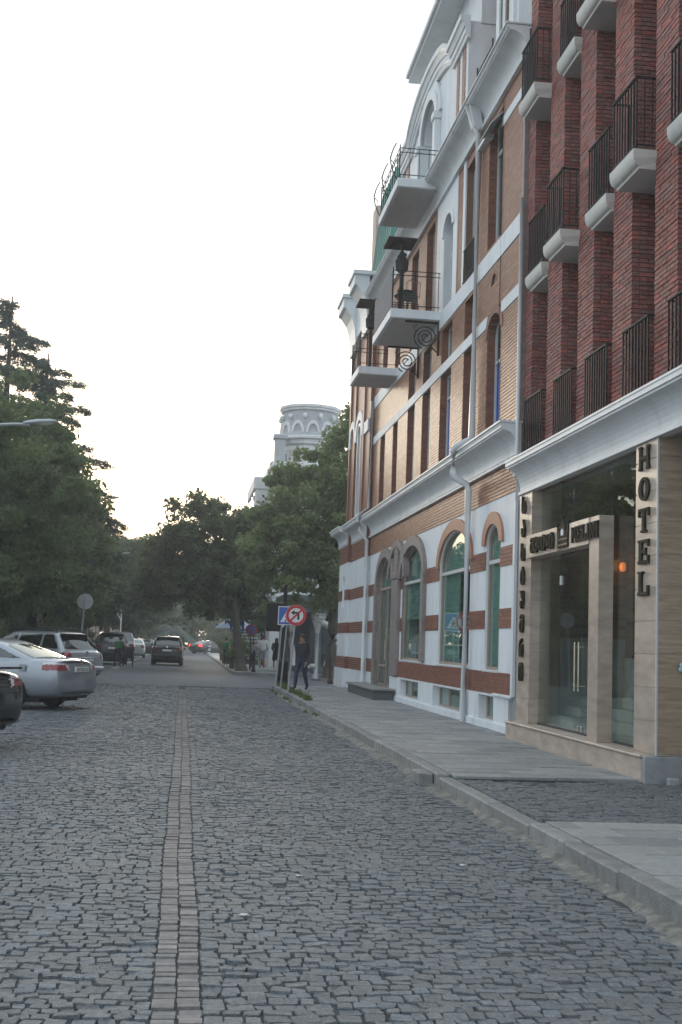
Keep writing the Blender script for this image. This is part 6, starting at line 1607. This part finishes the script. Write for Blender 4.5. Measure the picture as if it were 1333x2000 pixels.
# handcart / pram in front of the worker
t = thing('hand_cart', (-2.95, 64.8, 0), 'dark two wheeled hand cart in front of the worker in green', 'cart')
b = MB(); b.prism([(-3.15, .45), (-2.70, .45), (-2.62, 1.05), (-3.22, 1.05)], 'y', 64.5, 65.2); b.build('bin', m_plast, t)
for x in (-3.17, -2.68): b = MB(); b.lathe([(.2, -.03), (.22, 0), (.2, .03)], (x, 64.8, .22), 16, 'x'); b.build('wheel', m_tyre, t)
b = MB(); b.tube([(-3.15, 64.55, .95), (-3.2, 64.1, 1.0), (-2.65, 64.1, 1.0), (-2.7, 64.55, .95)], .02, 6); b.build('handle', m_iron, t)

# ================================================================== FAR RIGHT SIDE: turret building, stall, planters
m_turret = M('pale_stucco', (.70, .70, .69), rough=.8, var=.07, scale=1.5, stain=.3, stain_col=(.50, .50, .49), sscale=.9)
m_turd = M('grey_stucco', (.42, .43, .44), rough=.8, var=.1, scale=2)
tb_ = thing('turret_building', (7.0, 74, .15), 'pale stucco building with a round turret and arched parapet behind the trees', 'building'); P = tb_
cx, cy, R0 = 7.15, 74.5, 1.78
b = MB(); b.lathe([(R0, 0), (R0, 13.6)], (cx, cy, .15), 12, a0=PI / 12); b.build('turret_wall', m_turret, P)
for (r, z0, z1) in ((R0 + .12, 11.0, 11.25), (R0 + .10, 13.35, 13.6), (R0 + .22, 13.75, 14.05), (R0 + .42, 14.05, 14.25), (R0 + .12, 15.9, 16.05), (R0 + .2, 16.05, 16.25)):
    b = MB(); b.lathe([(r - .04, z0), (r, z0 + .04), (r, z1 - .04), (r - .02, z1)], (cx, cy, 0), 12, a0=PI / 12); b.build('turret_cornice', m_turret, P)
b = MB(); b.lathe([(R0 + .18, 14.25), (R0 + .05, 14.6), (R0 - .02, 15.9)], (cx, cy, 0), 12, a0=PI / 12); b.build('parapet', m_turd, P)
for k in range(12):
    a = 2 * PI * k / 12; ca, sa = math.cos(a), math.sin(a); 
    if sa > .6: continue
    n_ = Vector((ca, sa, 0)); tg = Vector((-sa, ca, 0)); c0 = Vector((cx, cy, 0)) + n_ * (R0 * math.cos(PI / 12))
    # tall narrow window
    w_ = MB(); 
    def Q(u, d, z): p = c0 + tg * u + n_ * d; return (p.x, p.y, z)
    w_.add([Q(-.26, .015, 11.35), Q(.26, .015, 11.35), Q(.26, .015, 13.2), Q(-.26, .015, 13.2), Q(-.26, .03, 11.35), Q(.26, .03, 11.35), Q(.26, .03, 13.2), Q(-.26, .03, 13.2)], [tuple(f) for f in BOXF]); wo_ = w_.build('window', g_win if k % 2 else M('turret_pane', (.20, .19, .18), rough=.2, var=.1), P)
    for u in (-.33, .33):
        q = MB(); q.add([Q(u - .07, .01, 11.25), Q(u + .07, .01, 11.25), Q(u + .07, .01, 13.35), Q(u - .07, .01, 13.35), Q(u - .07, .12, 11.25), Q(u + .07, .12, 11.25), Q(u + .07, .12, 13.35), Q(u - .07, .12, 13.35)], [tuple(f) for f in BOXF]); q.build('pilaster', m_turret, P)
    # parapet arch
    q = MB(); vs = []; fs = []
    for i in range(13):
        an = PI * i / 12
        for (r, d) in ((.30, .20), (.42, .20), (.30, -.05), (.42, -.05)): vs.append(Q(r * math.cos(an), d - .05, 14.45 + r * 1.9 * math.sin(an)))
    for i in range(12): j = i * 4; fs += [(j, j + 1, j + 5, j + 4), (j + 1, j + 3, j + 7, j + 5), (j, j + 4, j + 6, j + 2)]
    q.add(vs, fs); q.build('parapet_arch', m_turret, P)
    q = MB(); p = c0 + n_ * .12 + tg * (.46); q.sphere((p.x, p.y, 15.5), .14, 8, 6, (1, 1, 1.3)); q.build('ornament', m_turret, P, smooth=True)
b = MB(); b.box(5.0, 30, 72.6, 95, .15, 12.3); b.build('main_wall', m_turret, P)
for (z0, z1, d) in ((4.3, 4.6, .15), (8.3, 8.55, .12), (11.9, 12.15, .2), (12.15, 12.5, .35)): b = MB(); b.bbox(5.0 - d, 30, 72.6 - d, 95, z0, z1, .03); b.build('cornice', m_turret, P)
b = MB(); b.bbox(4.85, 5.5, 72.4, 73.1, 12.5, 13.9, .05); b.bbox(4.75, 5.6, 72.3, 73.2, 13.9, 14.2, .05); b.build('parapet_pier', m_turd, P)
b = MB(); b.box(4.0, 5.4, 76, 84, .15, 11.2); b.bbox(3.85, 5.5, 75.9, 84.2, 11.2, 12.0, .05); b.build('side_bay', m_turret, P)
b = MB()
q = MB(); ring_arch(q, 77, 78.6, 10.2, 10.8, .2, 3.93, 3.99, 12); q.build('bay_arch', m_turret, P)
for z in (1.0, 5.0, 9.0):
    for x in (5.6, 9.0, 10.8, 12.6):
        q = MB(); q.box(x, x + .95, 72.56, 72.62, z, z + 2.2); w_ = q.build('window', M('dark_window', (.05, .055, .06), rough=.15, var=0), P)
        q = MB(); q.bbox(x - .1, x + 1.05, 72.5, 72.6, z - .14, z - .02, .02); q.build('sill', m_turret, w_)
    for y in (77, 79.5, 82):
        q = MB(); q.box(3.96, 4.02, y, y + 1.0, z, z + 2.1); q.build('window', M('dark_window', (.05, .055, .06), rough=.15, var=0), P)
# portico at street level: canopy, columns with pale capitals, carved brackets
pt = thing('portico', (5.6, 60, .15), 'grey portico with pale carved capitals behind the walking man', 'portico')
m_pc = M('portico_grey', (.13, .145, .15), rough=.7, var=.15); m_cap = M('pale_carved_stone', (.55, .53, .50), rough=.7, var=.15, scale=6)
b = MB(); b.bbox(4.4, 11, 57.6, 63, 3.05, 3.5, .04); b.bbox(4.6, 11, 57.9, 63, 3.5, 3.9, .04); b.build('canopy', m_pc, pt)
b = MB(); b.box(4.9, 11, 62.4, 62.8, .15, 3.05); b.build('rear_wall', m_pc, pt)
b = MB(); b.box(6.1, 8.6, 60.2, 60.26, 1.1, 2.7); b.build('shop_pane', M('teal_glass', (.10, .14, .15), rough=.15, var=.1), pt)
for x, y in ((6.35, 58.0), (8.6, 58.0)):
    b = MB(); b.lathe([(.28, 0), (.28, .3), (.17, .35), (.15, 2.2), (.17, 2.3)], (x, y, .14), 12); co = b.build('column', m_pc, pt, smooth=True)
    b = MB(); b.lathe([(.16, 2.3), (.20, 2.42), (.32, 2.62), (.36, 2.66), (.36, 2.78), (.42, 2.84), (.42, 2.91)], (x, y, .14), 12)
    for k in range(8): a = 2 * PI * k / 8; b.sphere((x + .27 * math.cos(a), y + .27 * math.sin(a), 2.66), .08, 6, 5)
    b.build('capital', m_cap, co)
b = MB(); b.tube([(6.75, 57.5, .5), (6.85, 57.5, .95), (7.15, 57.5, 1.45), (7.2, 57.5, 1.9), (6.95, 57.5, 2.3), (6.7, 57.5, 2.5), (6.45, 57.5, 2.52)], [.16, .15, .14, .13, .14, .17, .10], 10); b.sphere((6.55, 57.45, 2.55), .16, 8, 6); b.build('carved_bracket', m_cap, pt, smooth=True)
b = MB(); b.tube([(5.2, 58, .5), (5.15, 58, 1.2), (5.0, 58, 1.8), (5.05, 58, 2.3), (5.2, 58, 2.8)], [.14, .13, .13, .16, .18], 10); b.build('carved_bracket', m_cap, pt, smooth=True)
# corner light column standing on the kerb
t = thing('pedestal_column', (5.72, 52.6, .15), 'slim grey column with a pale capital and scroll foot behind the walking man', 'column')
b = MB(); b.lathe([(.20, 0), (.20, .12), (.10, .3), (.10, .55), (.075, .6), (.07, 2.0)], (5.72, 52.6, .0), 12); b.build('shaft', m_galv, t, smooth=True)
b = MB(); b.lathe([(.07, 2.0), (.10, 2.08), (.12, 2.2), (.17, 2.36), (.20, 2.40), (.20, 2.50)], (5.72, 52.6, 0), 12); b.build('capital', m_cap, t)
b = MB(); b.sphere((5.55, 52.5, .62), .12, 10, 6, (1.2, .8, .8)); b.sphere((5.40, 52.5, .56), .07, 8, 6); b.build('scroll', m_cap, t, smooth=True)
# souvenir stall with hanging strings
ss_ = thing('souvenir_stall', (3.55, 71.5, .15), 'stall hung with strings of white and green souvenirs beside the tree trunk', 'stall')
b = MB(); b.box(2.75, 4.4, 72.1, 72.2, .2, 3.3); b.build('back_panel', M('stall_green', (.06, .10, .07), rough=.8, var=.3), ss_)
for x in (2.8, 4.35): b = MB(); b.tube([(x, 71.3, .1), (x, 71.3, 3.3)], .04, 6); b.build('pole', m_galv, ss_)
b = MB(); b.bbox(2.7, 4.45, 71.2, 72.2, 3.3, 3.38, .01); b.build('roof', m_swhite, ss_)
random.seed(21)
sm = [M('souvenir_%d' % k, c, rough=.6, var=.1) for k, c in enumerate(((.62, .62, .58), (.10, .30, .16), (.50, .36, .30), (.45, .47, .42)))]
mb = MB()
for k in range(22):
    x = 2.85 + k * .07
    for q in range(14):
        mb.cur = random.choice((0, 0, 1, 2, 3)); z = 3.2 - q * .2 - random.uniform(0, .05)
        mb.sphere((x + random.uniform(-.02, .02), 71.3 + random.uniform(-.05, .3), z), random.uniform(.03, .065), 6, 5, (1, 1, random.uniform(.8, 1.9)))
mb.build('hanging_souvenirs', sm, ss_, kind='stuff')
# parasol
t = thing('parasol', (2.65, 66.5, .15), 'pale blue sun parasol over the street stall', 'parasol'); m_par = M('pale_blue_canvas', (.33, .37, .47), rough=.85, var=.06)
b = MB(); n = 8; vs = [(2.65, 66.5, 2.84)]; fs = []
for i, (r, z) in enumerate(((.42, 2.72), (.78, 2.5), (1.08, 2.22))):
    for k in range(n * 2): a = 2 * PI * k / (n * 2); sg = 0 if k % 2 == 0 else -.06 * r; vs.append((2.65 + (r + sg) * math.cos(a), 66.5 + (r + sg) * math.sin(a), z + (.03 if k % 2 else 0)))
m_ = n * 2
for k in range(m_): fs.append((0, 1 + k, 1 + (k + 1) % m_))
for i in range(2):
    for k in range(m_): fs.append((1 + i * m_ + k, 1 + (i + 1) * m_ + k, 1 + (i + 1) * m_ + (k + 1) % m_, 1 + i * m_ + (k + 1) % m_))
b.add(vs, fs); b.build('canopy', m_par, t)
b = MB(); b.tube([(2.65, 66.5, .15), (2.65, 66.5, 2.92)], .03, 8); b.build('pole', m_galv, t); b = MB(); b.lathe([(.3, 0), (.3, .06), (.06, .12)], (2.65, 66.5, .14), 14); b.build('base', m_conc, t)
# planters along the far kerb
for i, (x, y, lb) in enumerate(((2.75, 76, 'brown planter box with bushy plants by the far kerb'), (2.75, 63.2, 'dark planter with plants at the foot of the leaning tree'), (2.9, 86, 'further planter box with bushy plants along the far kerb'))):
    t = thing('planter', (x, y, .15), lb, 'planter', 'planters along the far kerb')
    b = MB(); b.prism([(x - .38, .14), (x + .38, .14), (x + .46, .75), (x - .46, .75)], 'y', y - .5, y + .5); b.build('box', M('brown_planter', (.10, .06, .045), rough=.8, var=.2), t)
    C = crown_pts([(x, y, 1.15, .65, .7, .55)], 24, .2); v, f, r_ = leaves(C, RNG.uniform(.2, .35, len(C)), 1800, .07); npmesh('plants', v, f, LM['c'], r_, t)
# dark hanging bush before the turret building
t = thing('hanging_shrub', (4.5, 68.5, .15), 'dark hanging shrub over the heads of the couple', 'shrub')
C = crown_pts([(4.55, 69.5, 2.9, 1.0, .9, .8)], 30, .2); v, f, r_ = leaves(C, RNG.uniform(.25, .5, len(C)), 3500, .09); npmesh('foliage', v, f, LM['b'], r_, t)
b = MB(); b.tube([(4.55, 69.8, .1), (4.5, 69.7, 2.6)], [.06, .04], 6); b.build('stem', m_bark, t)
# park wall with railings on the left
t = thing('park_wall', (-7.2, 101, .1), 'beige wall with iron railings behind the parked cars', 'wall')
b = MB(); b.box(-9.5, -4.9, 102, 102.3, .1, 3.4); b.build('wall_face', M('beige_plaster', (.50, .40, .32), rough=.8, var=.15), t)
for k in range(16): b = MB(); b.tube([(-9.3 + k * .28, 101.4, .1), (-9.3 + k * .28, 101.4, 2.6)], .025, 5); b.build('railing_bar', m_iron, t)
# overhead wires
b = MB()
for (z, dz) in ((10.6, .0), (10.2, .1)): b.tube([(-30 + 40 * s, 82, z + dz - 1.2 * (s - s * s) * 2) for s in np.linspace(0, 1, 15)], .012, 4)
tag(b.build('overhead_wires', m_iron), 'pair of thin wires crossing the sky left of the turret', 'wires')

# ================================================================== AIR
mh = bpy.data.materials.new('haze_air'); mh.use_nodes = True; nt = mh.node_tree; nt.nodes.clear()
ho = nt.nodes.new('ShaderNodeOutputMaterial'); pv = nt.nodes.new('ShaderNodeVolumePrincipled')
pv.inputs['Color'].default_value = (.93, .95, 1.0, 1); pv.inputs['Density'].default_value = HAZE; pv.inputs['Anisotropy'].default_value = .40
nt.links.new(pv.outputs[0], ho.inputs['Volume'])
tag(MB().box(-260, 260, -120, 330, -2.2, 32).build('haze', mh), 'thin pale haze in the evening air of the whole street', 'haze', kind='stuff')
